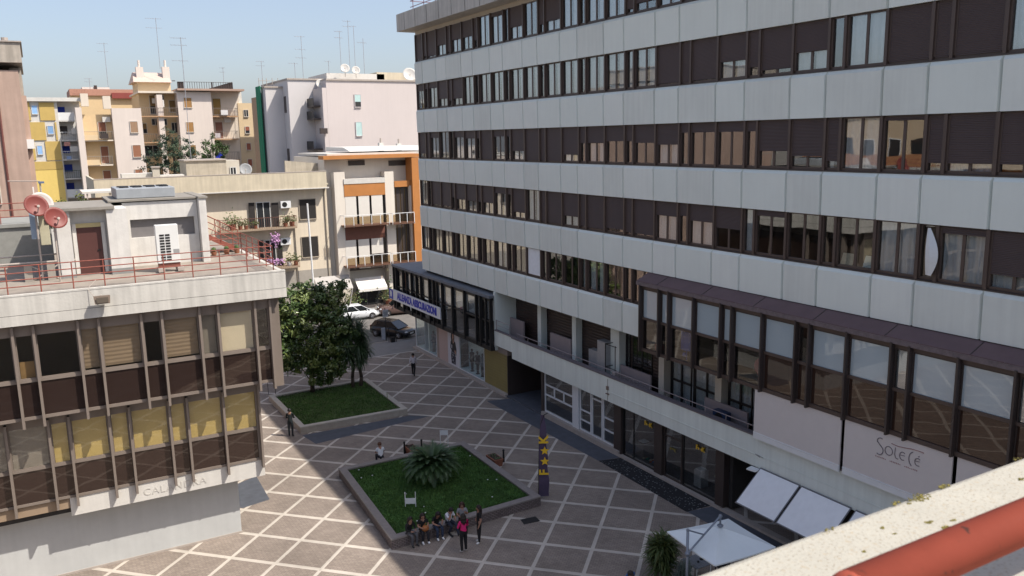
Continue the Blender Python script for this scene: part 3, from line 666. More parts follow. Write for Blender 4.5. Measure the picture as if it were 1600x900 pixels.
tag(q.build('ladder', mat('alu', (.3, .28, .28), .5, .4)), 'metal ladder leaning on its side against the pinkish half wall of the terrace', 'ladder')
def ac(x, y, z, lab, c=(.02, .04, .10)):
    r_ = root('outdoor_unit', lab, 'air conditioner', (x, y, z))
    q = MB(); q.box(x-.18, x+.18, y-.42, y+.42, z+.08, z+.68); q.build('casing', mat('ac_case', c, .5), r_, bevel=.02)
    q = MB(); q.tube((x-.181, y, z+.38), (x-.2, y, z+.38), .25, 0, 16); q.build('fan_grille', MT['black'], r_)
    q = MB(); q.box(x-.15, x+.15, y-.35, y-.28, z, z+.08); q.box(x-.15, x+.15, y+.28, y+.35, z, z+.08); q.build('foot', MT['black'], r_)
ac(26.5, 27.2, 3.9, 'dark blue air conditioner unit on the terrace below the glazed bay')
for (x0, y0, lab) in ((27.1, 47.3, 'thin grey metal chair on the terrace, nearest the white side wall'), (26.9, 46.4, 'thin grey metal chair on the terrace in front of the first pinkish half wall')):
    q = MB()
    for dx in (-.2, .2):
        for dy in (-.2, .2): q.tube((x0+dx, y0+dy, 3.48), (x0+dx, y0+dy, 3.95 if dx < 0 else 4.45), .015)
    q.box(x0-.22, x0+.22, y0-.22, y0+.22, 3.93, 3.96); q.tube((x0+.2, y0-.2, 4.4), (x0+.2, y0+.2, 4.4), .02)
    tag(q.build('terrace_chair', mat('chair_grey', (.2, .2, .2), .5, .3)), lab, 'chair')
q = MB(); q.box(26.1, 26.45, 34.9, 35.2, 3.48, 4.6); tag(q.build('small_box', mat('beige_box', (.36, .32, .31), .7), bevel=.02), 'small beige block by the terrace railing next to the rack', 'box')

# ---------------------------------------------------------------- cantilever parasol
U = root('parasol', 'white square cantilever parasol with grey arm in front of the awnings', 'parasol', (18.52, 20.5, 0))
cen = Vector((20.2, 20.65, 3.22)); cor = [(18.96, 22.12), (21.63, 21.69), (21.47, 19.18), (18.73, 19.35)]
q = MB(); K = 8
for i in range(4):
    p, r2 = Vector((*cor[i], 2.74)), Vector((*cor[(i+1) % 4], 2.74))
    def pt(s_, t):
        e = p.lerp(r2, t); c = cen.lerp(e, s_); c.z -= .07*math.sin(math.pi*t)*s_*(1-s_)*3+.03*math.sin(math.pi*t)*s_; return c
    for a in range(K):
        for b in range(K):
            s0, s1, t0, t1 = a/K, (a+1)/K, b/K, (b+1)/K
            q.face([pt(s0, t0), pt(s1, t0), pt(s1, t1), pt(s0, t1)] if a else [pt(0, 0), pt(s1, t0), pt(s1, t1)])
    for b in range(K): q.face([pt(1, b/K), pt(1, (b+1)/K), pt(1, (b+1)/K)+Vector((0, 0, -.05)), pt(1, b/K)+Vector((0, 0, -.05))])
q.build('canopy', mat('canopy_white', (.74, .80, .82), .85, var=.04, scale=1.5), U)
q = MB(); q.sphere(cen+Vector((0, 0, .05)), .12, 0, 10, 1, 1, .5)
gm = mat('parasol_grey', (.22, .25, .30), .4, .5)
q.tube(cen, cen+Vector((0, 0, .42)), .035); q.sphere(cen+Vector((0, 0, .42)), .075); q.build('hub', gm, U)
q = MB(); q.tube((18.52, 20.5, .1), (18.52, 20.5, 3.6), .05, 0, 10); q.sphere((18.52, 20.5, 2.7), .1); q.sphere((18.52, 20.5, 3.6), .06); q.build('mast', gm, U, smooth=True)
mid = Vector((18.52, 20.5, 2.7)).lerp(cen+Vector((0, 0, .42)), .5)
q = MB(); q.tube((18.52, 20.5, 2.7), cen+Vector((0, 0, .42)), .035); q.tube((18.52, 20.5, 3.6), mid, .028); q.build('arm', gm, U)
q = MB(); q.box(18.1, 18.94, 20.08, 20.92, 0.01, .1); q.build('base', MT['slate'], U)
for i in range(4):
    q = MB(); q.tube(cen+Vector((0, 0, -.04)), (cor[i][0], cor[i][1], 2.70), .018); q.build('rib', gm, U)
# cafe table, chairs under it
T = root('cafe_table', 'grey slatted square cafe table partly under the white parasol', 'table', (20.95, 22.6, 0))
q = MB()
for k in range(7): q.box(20.5+.13*k, 20.61+.13*k, 22.15, 23.05, .73, .755)
q.build('tabletop', mat('grey_wood', (.22, .23, .25), .6), T)
for dx in (-.36, .36):
    for dy in (-.36, .36): MB().tube((20.95+dx, 22.6+dy, 0), (20.95+dx, 22.6+dy, .73), .022).build('leg', MT['white'], T)
q = MB(); q.sphere((20.9, 22.5, .79), .05, 0, 8, 1, 1, .8); q.box(21.1, 21.25, 22.55, 22.65, .756, .80); tag(q.build('ashtray', MT['black']), 'small black ashtray on the grey cafe table', 'ashtray')
ch = root('cafe_chair', 'black cafe chair at the grey slatted table, on its right side', 'chair', (21.9, 22.2, 0), 'black cafe chairs near the parasol', -.3)
q = MB(); q.box(-.22, .22, -.22, .22, .43, .47); q.build('seat', MT['black'], ch, local=True, bevel=.01)
q = MB(); q.box(.19, .23, -.22, .22, .5, .9); q.build('backrest', MT['black'], ch, local=True, bevel=.01)
for dx in (-.2, .2):
    for dy in (-.2, .2): MB().tube((dx, dy, 0), (dx, dy, .45 if dx < 0 else .88), .018).build('leg', MT['black'], ch, local=True)
for (x, y, rz, lab) in ((21.6, 21.1, 1.2, 'black cafe chair under the white parasol canopy'), (23.6, 22.3, 2.2, 'black cafe chair in the dark under the first awning'), (23.4, 20.9, .4, 'black cafe chair in the dark under the second awning')):
    c = copy_tree(ch); c.location = (x, y, 0); c.rotation_euler.z = rz; c['label'] = lab
q = MB()
for i in range(60): q.sphere((23.6+random.random()*.9, 20.8+random.random()*2.6, .1+random.random()*.7), random.uniform(.03, .08), i % 3, 6)
tag(q.build('flower_tub', [mat('tubd', (.03, .035, .03), .8), mat('tub2', (.10, .07, .07), .8), mat('tub3', (.12, .12, .14), .8)]), 'dark clump of potted flowers in the shade under the awnings', 'potted plants')

# ---------------------------------------------------------------- planters and lawns
def brickwall(name, c1, c2, mort, bw=.22, rh=.075):
    m = bpy.data.materials.new(name); m.use_nodes = True; n = m.node_tree.nodes; l = m.node_tree.links; b = n['Principled BSDF']; b.inputs['Roughness'].default_value = .85
    tc = n.new('ShaderNodeTexCoord'); sp = n.new('ShaderNodeSeparateXYZ'); l.new(tc.outputs['Object'], sp.inputs[0])
    ad = n.new('ShaderNodeMath'); ad.operation = 'ADD'; l.new(sp.outputs[0], ad.inputs[0]); l.new(sp.outputs[1], ad.inputs[1])
    cb = n.new('ShaderNodeCombineXYZ'); l.new(ad.outputs[0], cb.inputs[0]); l.new(sp.outputs[2], cb.inputs[1])
    br = n.new('ShaderNodeTexBrick'); br.inputs['Scale'].default_value = 1; br.inputs['Brick Width'].default_value = bw; br.inputs['Row Height'].default_value = rh; br.inputs['Mortar Size'].default_value = .012
    br.inputs['Color1'].default_value = (*c1, 1); br.inputs['Color2'].default_value = (*c2, 1); br.inputs['Mortar'].default_value = (*mort, 1); l.new(cb.outputs[0], br.inputs['Vector'])
    nz = n.new('ShaderNodeTexNoise'); nz.inputs['Scale'].default_value = 3; nz.inputs['Detail'].default_value = 5; l.new(tc.outputs['Object'], nz.inputs['Vector'])
    mr = n.new('ShaderNodeMapRange'); mr.inputs[3].default_value = .6; mr.inputs[4].default_value = 1.3; l.new(nz.outputs[0], mr.inputs[0])
    mx = n.new('ShaderNodeMix'); mx.data_type = 'RGBA'; mx.blend_type = 'MULTIPLY'; mx.inputs[0].default_value = 1; l.new(br.outputs['Color'], mx.inputs[6]); l.new(mr.outputs[0], mx.inputs[7]); l.new(mx.outputs[2], b.inputs['Base Color'])
    bp = n.new('ShaderNodeBump'); bp.inputs['Distance'].default_value = .02; bp.invert = True; l.new(br.outputs['Fac'], bp.inputs['Height']); l.new(bp.outputs[0], b.inputs['Normal'])
    return m
BR = brickwall('dark_brick', (.17, .135, .13), (.24, .20, .19), (.07, .055, .055))
PS = mat('pale_planter_stone', (.40, .36, .31), .8, var=.18, scale=3, bump=.2)
def inset(P, d):
    out = []; n = len(P)
    c = Vector((sum(p[0] for p in P)/n, sum(p[1] for p in P)/n))
    for i in range(n):
        a, b, e = Vector(P[i-1]), Vector(P[i]), Vector(P[(i+1) % n])
        d1 = (b-a).normalized(); d2 = (e-b).normalized(); n1 = Vector((-d1.y, d1.x)); n2 = Vector((-d2.y, d2.x))
        if n1.dot(c-b) < 0: n1 = -n1
        if n2.dot(c-b) < 0: n2 = -n2
        t = (n1+n2)/(1+n1.dot(n2)); out.append(tuple(b+t*d))
    return out
def planter(P, h, th, wallm, topm, lab, soil):
    r_ = root('planter', lab, 'planter', (*P[0], 0)); I = inset(P, th); O2 = inset(P, -.02); I2 = inset(P, th+.02); n = 4
    q = MB(); t = MB()
    for i in range(n):
        j = (i+1) % n
        q.hexa([(*P[i], 0), (*P[j], 0), (*I[j], 0), (*I[i], 0)], [(*P[i], h-.07), (*P[j], h-.07), (*I[j], h-.07), (*I[i], h-.07)])
        t.hexa([(*O2[i], h-.07), (*O2[j], h-.07), (*I2[j], h-.07), (*I2[i], h-.07)], [(*O2[i], h), (*O2[j], h), (*I2[j], h), (*I2[i], h)])
    q.build('wall', wallm, r_); t.build('coping', topm, r_)
    return I2
P2 = [(19.30, 39.91), (19.17, 31.46), (11.50, 31.15), (12.05, 39.95)]
P1 = [(19.07, 55.03), (18.91, 47.18), (12.11, 47.42), (12.05, 54.88)]
I2_ = planter(P2, .48, .34, BR, mat('planter_coping', (.25, .22, .205), .8, var=.2, scale=5), 'square brick planter with the big cycad, people seated on its near edge', .35)
I1_ = planter(P1, .42, .3, PS, mat('planter_pale_coping', (.46, .42, .36), .8, var=.15, scale=4), 'square pale stone planter with the leafy tree, farther across the square', .3)
def inquad(P, x, y):
    s_ = 0
    for i in range(4):
        a, b = P[i], P[(i+1) % 4]; c = (b[0]-a[0])*(y-a[1])-(b[1]-a[1])*(x-a[0]); s_ += 1 if c > 0 else -1
    return abs(s_) == 4
def lawn(name, I, z, n, gm):
    def bil(s_, t):
        a = Vector(I[0]).lerp(Vector(I[1]), s_); b = Vector(I[3]).lerp(Vector(I[2]), s_); return a.lerp(b, t)
    K = 28; q = MB()
    g = [[(*bil(i/K, j/K), z+.05*math.sin(i*.9)*math.sin(j*.7)+.10*math.sin(math.pi*i/K)*math.sin(math.pi*j/K)) for j in range(K+1)] for i in range(K+1)]
    for i in range(K):
        for j in range(K): q.face([g[i][j], g[i+1][j], g[i+1][j+1], g[i][j+1]], 0)
    for k in range(n):
        s_, t = random.random(), random.random(); p = bil(s_, t); zz = z+.05*math.sin(s_*K*.9)*math.sin(t*K*.7)+.10*math.sin(math.pi*s_)*math.sin(math.pi*t)-.01
        a = random.random()*6.28; r_ = .03; hh = random.uniform(.04, .11)
        q.face([(p.x-r_*math.cos(a), p.y-r_*math.sin(a), zz), (p.x+r_*math.cos(a), p.y+r_*math.sin(a), zz), (p.x+random.uniform(-.05, .05), p.y+random.uniform(-.05, .05), zz+hh)], 1)
    o = q.build(name, [gm, MT['grassblade']], None, smooth=False); o['kind'] = 'stuff'; return o
lawn('lawn', I2_, .36, 26000, MT['grass'])
dry = mat('dry_grass', (.07, .10, .028), .9, var=.6, scale=.9, bump=.8, bscale=40)
lawn('lawn', I1_, .30, 14000, dry)
q = MB()
for k in range(14):
    x, y = random.uniform(12.2, 19), random.uniform(31.8, 39.6)
    if inquad(I2_, x, y): q.box(x, x+.06, y, y+.05, .47, .5)
o = q.build('litter', MT['white']); o['kind'] = 'stuff'

# ---------------------------------------------------------------- cycad
CY = root('cycad', 'large dark green cycad palm spreading in the middle of the brick planter lawn', 'cycad palm', (15.55, 35.9, .42))
q = MB()
for k in range(11): q.tube((15.55, 35.9, .36+k*.07), (15.55, 35.9, .42+k*.07), .24-.01*k, 0, 10, .20-.008*k)
q.build('trunk', mat('cycad_trunk', (.07, .05, .035), .95, var=.4, scale=8), CY)
leafm = mat('cycad_leaf', (.042, .085, .028), .45, var=.45, scale=1.5, spec=.5)
q = MB(); rr = random.Random(3)
NF = 118
for k in range(NF):
    az = k*2.39996+rr.uniform(-.1, .1); lv = (k/NF); el0 = R(84-66*lv**.95); Ln = rr.uniform(1.35, 1.7)*(1 if lv > .15 else .8)
    pts = []; p = Vector((15.55+.1*math.cos(az), 35.9+.1*math.sin(az), 1.15)); el = el0; ns = 15
    for i in range(ns+1):
        pts.append(p.copy()); p = p+Vector((math.cos(az)*math.cos(el), math.sin(az)*math.cos(el), math.sin(el)))*(Ln/ns); el -= R(5.2+2.2*lv)*(.4+1.1*i/ns)
    q.path(pts, .012, 0, 4)
    side = Vector((-math.sin(az), math.cos(az), 0))
    for i in range(1, ns*3):
        t = i/(ns*3); j = min(int(t*ns), ns-1); b = pts[j].lerp(pts[j+1], t*ns-j); d = (pts[j+1]-pts[j]).normalized(); up = d.cross(side).normalized()
        if up.z < 0: up = -up
        ll = .30*math.sin(math.pi*(.12+.86*t))**.7
        for s_ in (-1, 1):
            tip = b+(side*s_*.86+d*.5+up*.22).normalized()*ll; w2 = d*.016
            q.face([b-w2, b+w2, tip])
q.build('fronds', leafm, CY)

# ---------------------------------------------------------------- leafy tree and dracaenas
def crown(name, par, blobs, nleaf, ls, mats, seed, dens=1.0):
    rr = random.Random(seed); q = MB(); tot = sum(b[3]**2 for b in blobs)
    for (cx, cy, cz, r_) in blobs:
        nc = max(4, int(nleaf/45*r_**2/tot))
        for c in range(nc):
            d = Vector((rr.gauss(0, 1), rr.gauss(0, 1), rr.gauss(0, 1))).normalized()*r_*rr.uniform(.55, 1.08)
            cc = Vector((cx, cy, cz))+d; cr = rr.uniform(.22, .42); mi = 0 if rr.random() < .62 else 1
            for k in range(45):
                p = cc+Vector((rr.gauss(0, .5), rr.gauss(0, .5), rr.gauss(0, .38)))*cr
                nrm = (d.normalized()*.6+Vector((rr.uniform(-1, 1), rr.uniform(-1, 1), rr.uniform(-.2, 1.2)))).normalized()
                a = nrm.orthogonal().normalized(); a = (Matrix.Rotation(rr.random()*6.28, 3, nrm) @ a); b = nrm.cross(a)
                s_ = ls*rr.uniform(.7, 1.25)
                q.face([p-a*s_*.5, p-b*s_*.24, p+a*s_*.5-nrm*s_*.12, p+b*s_*.24], mi)
    return q.build(name, mats, par)
def limbs(par, base, tips, r0, m, seed=1, name='trunk'):
    rr = random.Random(seed); q = MB()
    for tip, rad, start in tips:
        a = Vector(base if start is None else start); b = Vector(tip); n = 6; pts = []; rs = []
        for i in range(n+1):
            t = i/n; p = a.lerp(b, t)+Vector((rr.uniform(-1, 1), rr.uniform(-1, 1), 0))*.06*math.sin(math.pi*t)*(b-a).length*.5; pts.append(p); rs.append(rad*(1-.6*t))
        q.path(pts, rad, 0, 8, rs)
    return q.build(name, m, par, smooth=True)
bark = mat('bark', (.09, .07, .055), .95, var=.35, scale=6, bump=.6)
LF = [mat('leaf_dark', (.065, .11, .028), .38, var=.35, scale=.8, spec=.55), mat('leaf_light', (.135, .175, .045), .38, var=.3, scale=.8, spec=.55)]
TR = root('broadleaf_tree', 'big glossy broadleaf tree in the pale stone planter, crown half in sun', 'tree', (14.9, 54.4, .3))
tb = (14.9, 54.4, .3)
limbs(TR, tb, [((15.0, 54.3, 3.4), .17, None), ((13.6, 54.0, 5.2), .09, (15.0, 54.3, 2.4)), ((16.6, 54.0, 5.0), .09, (15.0, 54.3, 2.6)), ((15.2, 55.2, 6.3), .1, (15.0, 54.3, 3.2)), ((14.6, 53.2, 4.4), .07, (15.0, 54.3, 2.8)), ((14.2, 54.6, 2.2), .05, (14.9, 54.4, 1.0)), ((15.9, 54.2, 2.0), .04, (14.9, 54.4, .9))], .17, bark, 4)
cb_ = [(14.0, 54.4, 6.2, 1.35), (15.4, 54.6, 6.5, 1.35), (16.6, 54.6, 6.0, 1.25), (13.2, 54.3, 5.0, 1.15), (14.9, 53.8, 5.0, 1.6), (16.7, 54.2, 4.7, 1.3), (13.4, 54.2, 3.6, 1.05), (15.2, 53.7, 3.5, 1.35), (16.7, 54.0, 3.4, 1.1), (13.4, 54.3, 2.7, .85), (14.7, 53.9, 2.5, 1.0), (16.1, 53.8, 2.5, 1.0), (15.6, 53.9, 1.7, .8), (14.9, 54.0, 1.3, .55), (16.3, 53.7, 1.7, .55), (12.7, 54.2, 4.2, .8), (12.5, 54.3, 3.3, .6), (17.1, 54.9, 7.0, .55), (14.6, 55.0, 7.2, .7), (17.35, 54.9, 7.6, .32), (12.75, 54.6, 5.9, .6), (13.0, 54.2, 6.4, .5)]
crown('crown', TR, cb_, 24000, .27, LF, 11)
def dracaena(x, y, heads, lab, tr):
    r_ = root('dracaena', lab, 'palm-like tree', (x, y, .3), 'dracaenas in the pale planter')
    limbs(r_, (x, y, .3), tr, .12, bark, int(x*10))
    q = MB(); rr = random.Random(int(y*7))
    for (hx, hy, hz, n, L) in heads:
        for k in range(n):
            az = rr.random()*6.28; el = R(rr.uniform(-55, 85)); p = Vector((hx, hy, hz-rr.random()*.5)); pts = [p]; seg = 4; LL = L*rr.uniform(.75, 1.1)
            for i in range(seg):
                p = p+Vector((math.cos(az)*math.cos(el), math.sin(az)*math.cos(el), math.sin(el)))*LL/seg; el -= R(16); pts.append(p)
            sd = Vector((-math.sin(az), math.cos(az), 0)); ws = [.03, .04, .035, .022, .002]
            for i in range(seg): q.face([pts[i]-sd*ws[i], pts[i]+sd*ws[i], pts[i+1]+sd*ws[i+1], pts[i+1]-sd*ws[i+1]], 0 if k % 3 else 1)
    q.build('leaves', [mat('strap_leaf', (.042, .08, .03), .4, var=.4, scale=1.2, spec=.5), mat('strap_leaf_pale', (.05, .08, .03), .45, var=.4)], r_)
hd = [(17.6, 53.7, 5.0, 190, 1.2), (18.3, 53.9, 4.4, 200, 1.2), (17.1, 53.6, 4.1, 180, 1.2), (18.0, 53.4, 3.6, 190, 1.15), (18.5, 53.7, 3.2, 170, 1.1), (17.2, 53.3, 3.0, 170, 1.1), (18.1, 53.5, 2.6, 150, 1.0)]
dracaena(17.6, 53.8, hd[:1]+hd[2:3]+hd[5:], 'spiky dark dracaena standing against the broadleaf tree', [((17.6, 53.7, 4.8), .13, None), ((17.1, 53.6, 4.0), .08, (17.6, 53.75, 1.6))])
dracaena(18.2, 53.9, hd[1:2]+hd[3:5], 'spiky dark dracaena at the right corner of the pale planter', [((18.3, 53.9, 4.2), .14, None), ((18.5, 53.7, 3.0), .07, (18.2, 53.9, 1.3))])

# plants near the parasol
def bushy(name, x, y, h, n, L, lab, c1, c2, w_=.03, el=(0, 80), pot=None):
    r_ = root(name, lab, 'plant', (x, y, 0)); q = MB(); rr = random.Random(int(x*31+y))
    if pot:
        pt = MB(); pt.tube((x, y, 0), (x, y, pot), .22, 0, 14, .3); pt.tube((x, y, pot-.04), (x, y, pot+.02), .33, 0, 14); pt.build('pot', mat('plant_pot', (.12, .10, .09), .8), r_)
    for k in range(n):
        az = rr.random()*6.28; e = R(rr.uniform(*el)); p = Vector((x+rr.gauss(0, .12), y+rr.gauss(0, .12), rr.uniform(pot or .2, h))); LL = L*rr.uniform(.6, 1.1); pts = [p]
        for i in range(3): p = p+Vector((math.cos(az)*math.cos(e), math.sin(az)*math.cos(e), math.sin(e)))*LL/3; e -= R(22); pts.append(p)
        sd = Vector((-math.sin(az), math.cos(az), 0))
        for i in range(3): ww = w_*(1, 1.1, .8, .05)[i]; w3 = w_*(1, 1.1, .8, .05)[i+1]; q.face([pts[i]-sd*ww, pts[i]+sd*ww, pts[i+1]+sd*w3, pts[i+1]-sd*w3], k % 2)
    st = MB()
    for k in range(4): st.tube((x, y, .1), (x+rr.uniform(-.3, .3), y+rr.uniform(-.3, .3), h*.9), .02)
    st.build('stem', bark, r_); q.build('leaves', [mat('bush_leaf', c1, .6, var=.4, scale=3), mat('bush_leaf2', c2, .6, var=.4, scale=3)], r_)
bushy('bushy_plant', 19.75, 23.3, 1.55, 1100, .8, 'bushy green potted plant beside the parasol mast', (.05, .08, .02), (.09, .11, .03), .032, (-20, 80), .45)
bushy('grass_plant', 20.0, 22.3, .9, 260, .5, 'pale grey-green ornamental grass next to the parasol mast', (.16, .2, .17), (.12, .15, .12), .012, (10, 80), .5)

# ---------------------------------------------------------------- small street things
def sign(x, y, h, w_, hh, lab, board=(.7, .7, .72), z0=0):
    r_ = root('info_sign', lab, 'sign', (x, y, z0)); q = MB()
    d = Vector((.875, -.485, 0))
    for s_ in (-1, 1): q.tube((x+d.x*w_/2*s_, y+d.y*w_/2*s_, z0), (x+d.x*w_/2*s_, y+d.y*w_/2*s_, z0+h), .018)
    q.build('post', MT['white'] if board[0] > .3 else MT['black'], r_)
    n = Vector((d.y, -d.x, 0))*-.015; a = Vector((x, y, 0))-d*w_/2; b = Vector((x, y, 0))+d*w_/2
    q = MB(); q.hexa([(a.x, a.y, z0+h-hh), (b.x, b.y, z0+h-hh), (b.x+n.x, b.y+n.y, z0+h-hh), (a.x+n.x, a.y+n.y, z0+h-hh)], [(a.x, a.y, z0+h), (b.x, b.y, z0+h), (b.x+n.x, b.y+n.y, z0+h), (a.x+n.x, a.y+n.y, z0+h)]); q.build('board', mat('board', board, .5), r_)
r_ = root('info_sign', 'small white frame sign standing in the lawn behind the seated people', 'sign', (13.6, 33.7, .4)); q = MB()
d = Vector((.875, -.485, 0)); a = Vector((13.5, 33.8, 0))-d*.24; b = Vector((13.5, 33.8, 0))+d*.24
for p in (a, b): q.tube((p.x, p.y, .4), (p.x, p.y, 1.15), .022)
q.build('frame', MT['white'], r_); q = MB(); q.hexa([(a.x, a.y, .58), (b.x, b.y, .58), (b.x-.01, b.y-.03, .58), (a.x-.01, a.y-.03, .58)], [(a.x, a.y, .85), (b.x, b.y, .85), (b.x-.01, b.y-.03, .85), (a.x-.01, a.y-.03, .85)]); q.build('board', MT['white'], r_)
sign(18.0, 39.7, 1.15, .42, .28, 'small white notice board at the back edge of the brick planter', z0=.3)
tag(MB().tube((17.9, 48.0, .3), (17.9, 48.0, 1.4), .02, 0, 6).build('garden_rod', LF[0]), 'thin green rod sticking up in the right corner of the pale planter lawn', 'rod')
sign(12.6, 56.4, 1.0, .5, .03, 'dark metal hoop rail behind the pale stone planter', board=(.02, .02, .02))
for (x, y, lab) in ((19.75, 37.1, 'terracotta trough with dry soil beside the right edge of the brick planter'), (16.5, 40.75, 'red-brown trough behind the cycad at the back of the brick planter')):
    r_ = root('flower_trough', lab, 'flower trough', (x, y, 0), 'terracotta flower troughs'); tc_ = mat('terracotta', (.25, .10, .06), .85, var=.25, scale=6)
    q = MB(); q.hexa([(x-.22, y-.45, 0), (x+.22, y-.45, 0), (x+.22, y+.45, 0), (x-.22, y+.45, 0)], [(x-.28, y-.5, .42), (x+.28, y-.5, .42), (x+.28, y+.5, .42), (x-.28, y+.5, .42)]); q.build('trough', tc_, r_, bevel=.02)
    q = MB(); q.box(x-.22, x+.22, y-.44, y+.44, .421, .425)
    for k in range(24): q.sphere((x+random.uniform(-.18, .18), y+random.uniform(-.4, .4), .45), random.uniform(.02, .06), 1 if k % 3 else 0, 5)
    q.build('soil', [mat('soil', (.05, .035, .025), .95), LF[0]], r_)
for (x, y, lab) in ((20.3, 37.1, 'short black bollard beside the terracotta trough'), (17.15, 40.9, 'short black bollard behind the cycad, near the notice board'), (16.2, 41.1, 'short black bollard behind the cycad, leftmost of the three')):
    r_ = root('bollard', lab, 'bollard', (x, y, 0), 'black bollards round the planter')
    MB().tube((x, y, 0), (x, y, .65), .06, 0, 12, .05).build('post', MT['black'], r_); q = MB(); q.sphere((x, y, .66), .07, 0, 10); q.build('cap', MT['black'], r_)
# feather flag
F_ = root('feather_flag', 'tall purple feather flag with yellow F**K letters at the corner of the brick planter', 'flag', (19.45, 32.1, 0))
pd = MB(); pts = [(19.45, 32.1, 0), (19.47, 32.1, 1.3), (19.52, 32.1, 2.7), (19.60, 32.08, 3.8), (19.75, 32.0, 4.25), (19.9, 31.9, 4.35)]
pd.path(pts, .022, 0, 6); pd.build('pole', MT['black'], F_)
def fx(z):
    t = (z-.15)/4.1; w0 = .52*(1-.62*t**1.5); base = Vector((19.45+.16*t*t, 32.1-.03*t, z)); return base, base+Vector((w0*.875, -w0*.485, 0))+Vector((0, .05*math.sin(z*5), 0))
q = MB(); K = 24
for i in range(K):
    z0, z1 = .15+4.1*i/K, .15+4.1*(i+1)/K; a0, b0 = fx(z0); a1, b1 = fx(z1); q.face([a0, b0, b1, a1])
q.build('banner', mat('banner_purple', (.075, .055, .10), .8, var=.1), F_, smooth=True)
rot = Matrix(((.875*0, -.875, -.485), (0, .485, -.875), (1, 0, 0)))
for s_, z in (('F', 1.40), ('*', 0), ('K', 3.05)):
    if s_ == '*': continue
    text('lettering', s_, .62, MT['yellow'], F_, (19.45+.22, 32.1-.20, z), rot, .006, bold=.02)
q = MB()
for zc in (1.97, 2.50):
    c = Vector((19.70, 31.90, zc)); e1 = Vector((.875, -.485, 0)); nn = Vector((-.485, -.875, 0))*.03
    pts = [c+nn+(e1*math.sin(k*math.pi/5)+Vector((0, 0, 1))*math.cos(k*math.pi/5))*(.23 if k % 2 == 0 else .10) for k in range(10)]
    for k in range(10): q.face([c+nn, pts[k], pts[(k+1) % 10]])
q.build('star_mark', MT['yellow'], F_)

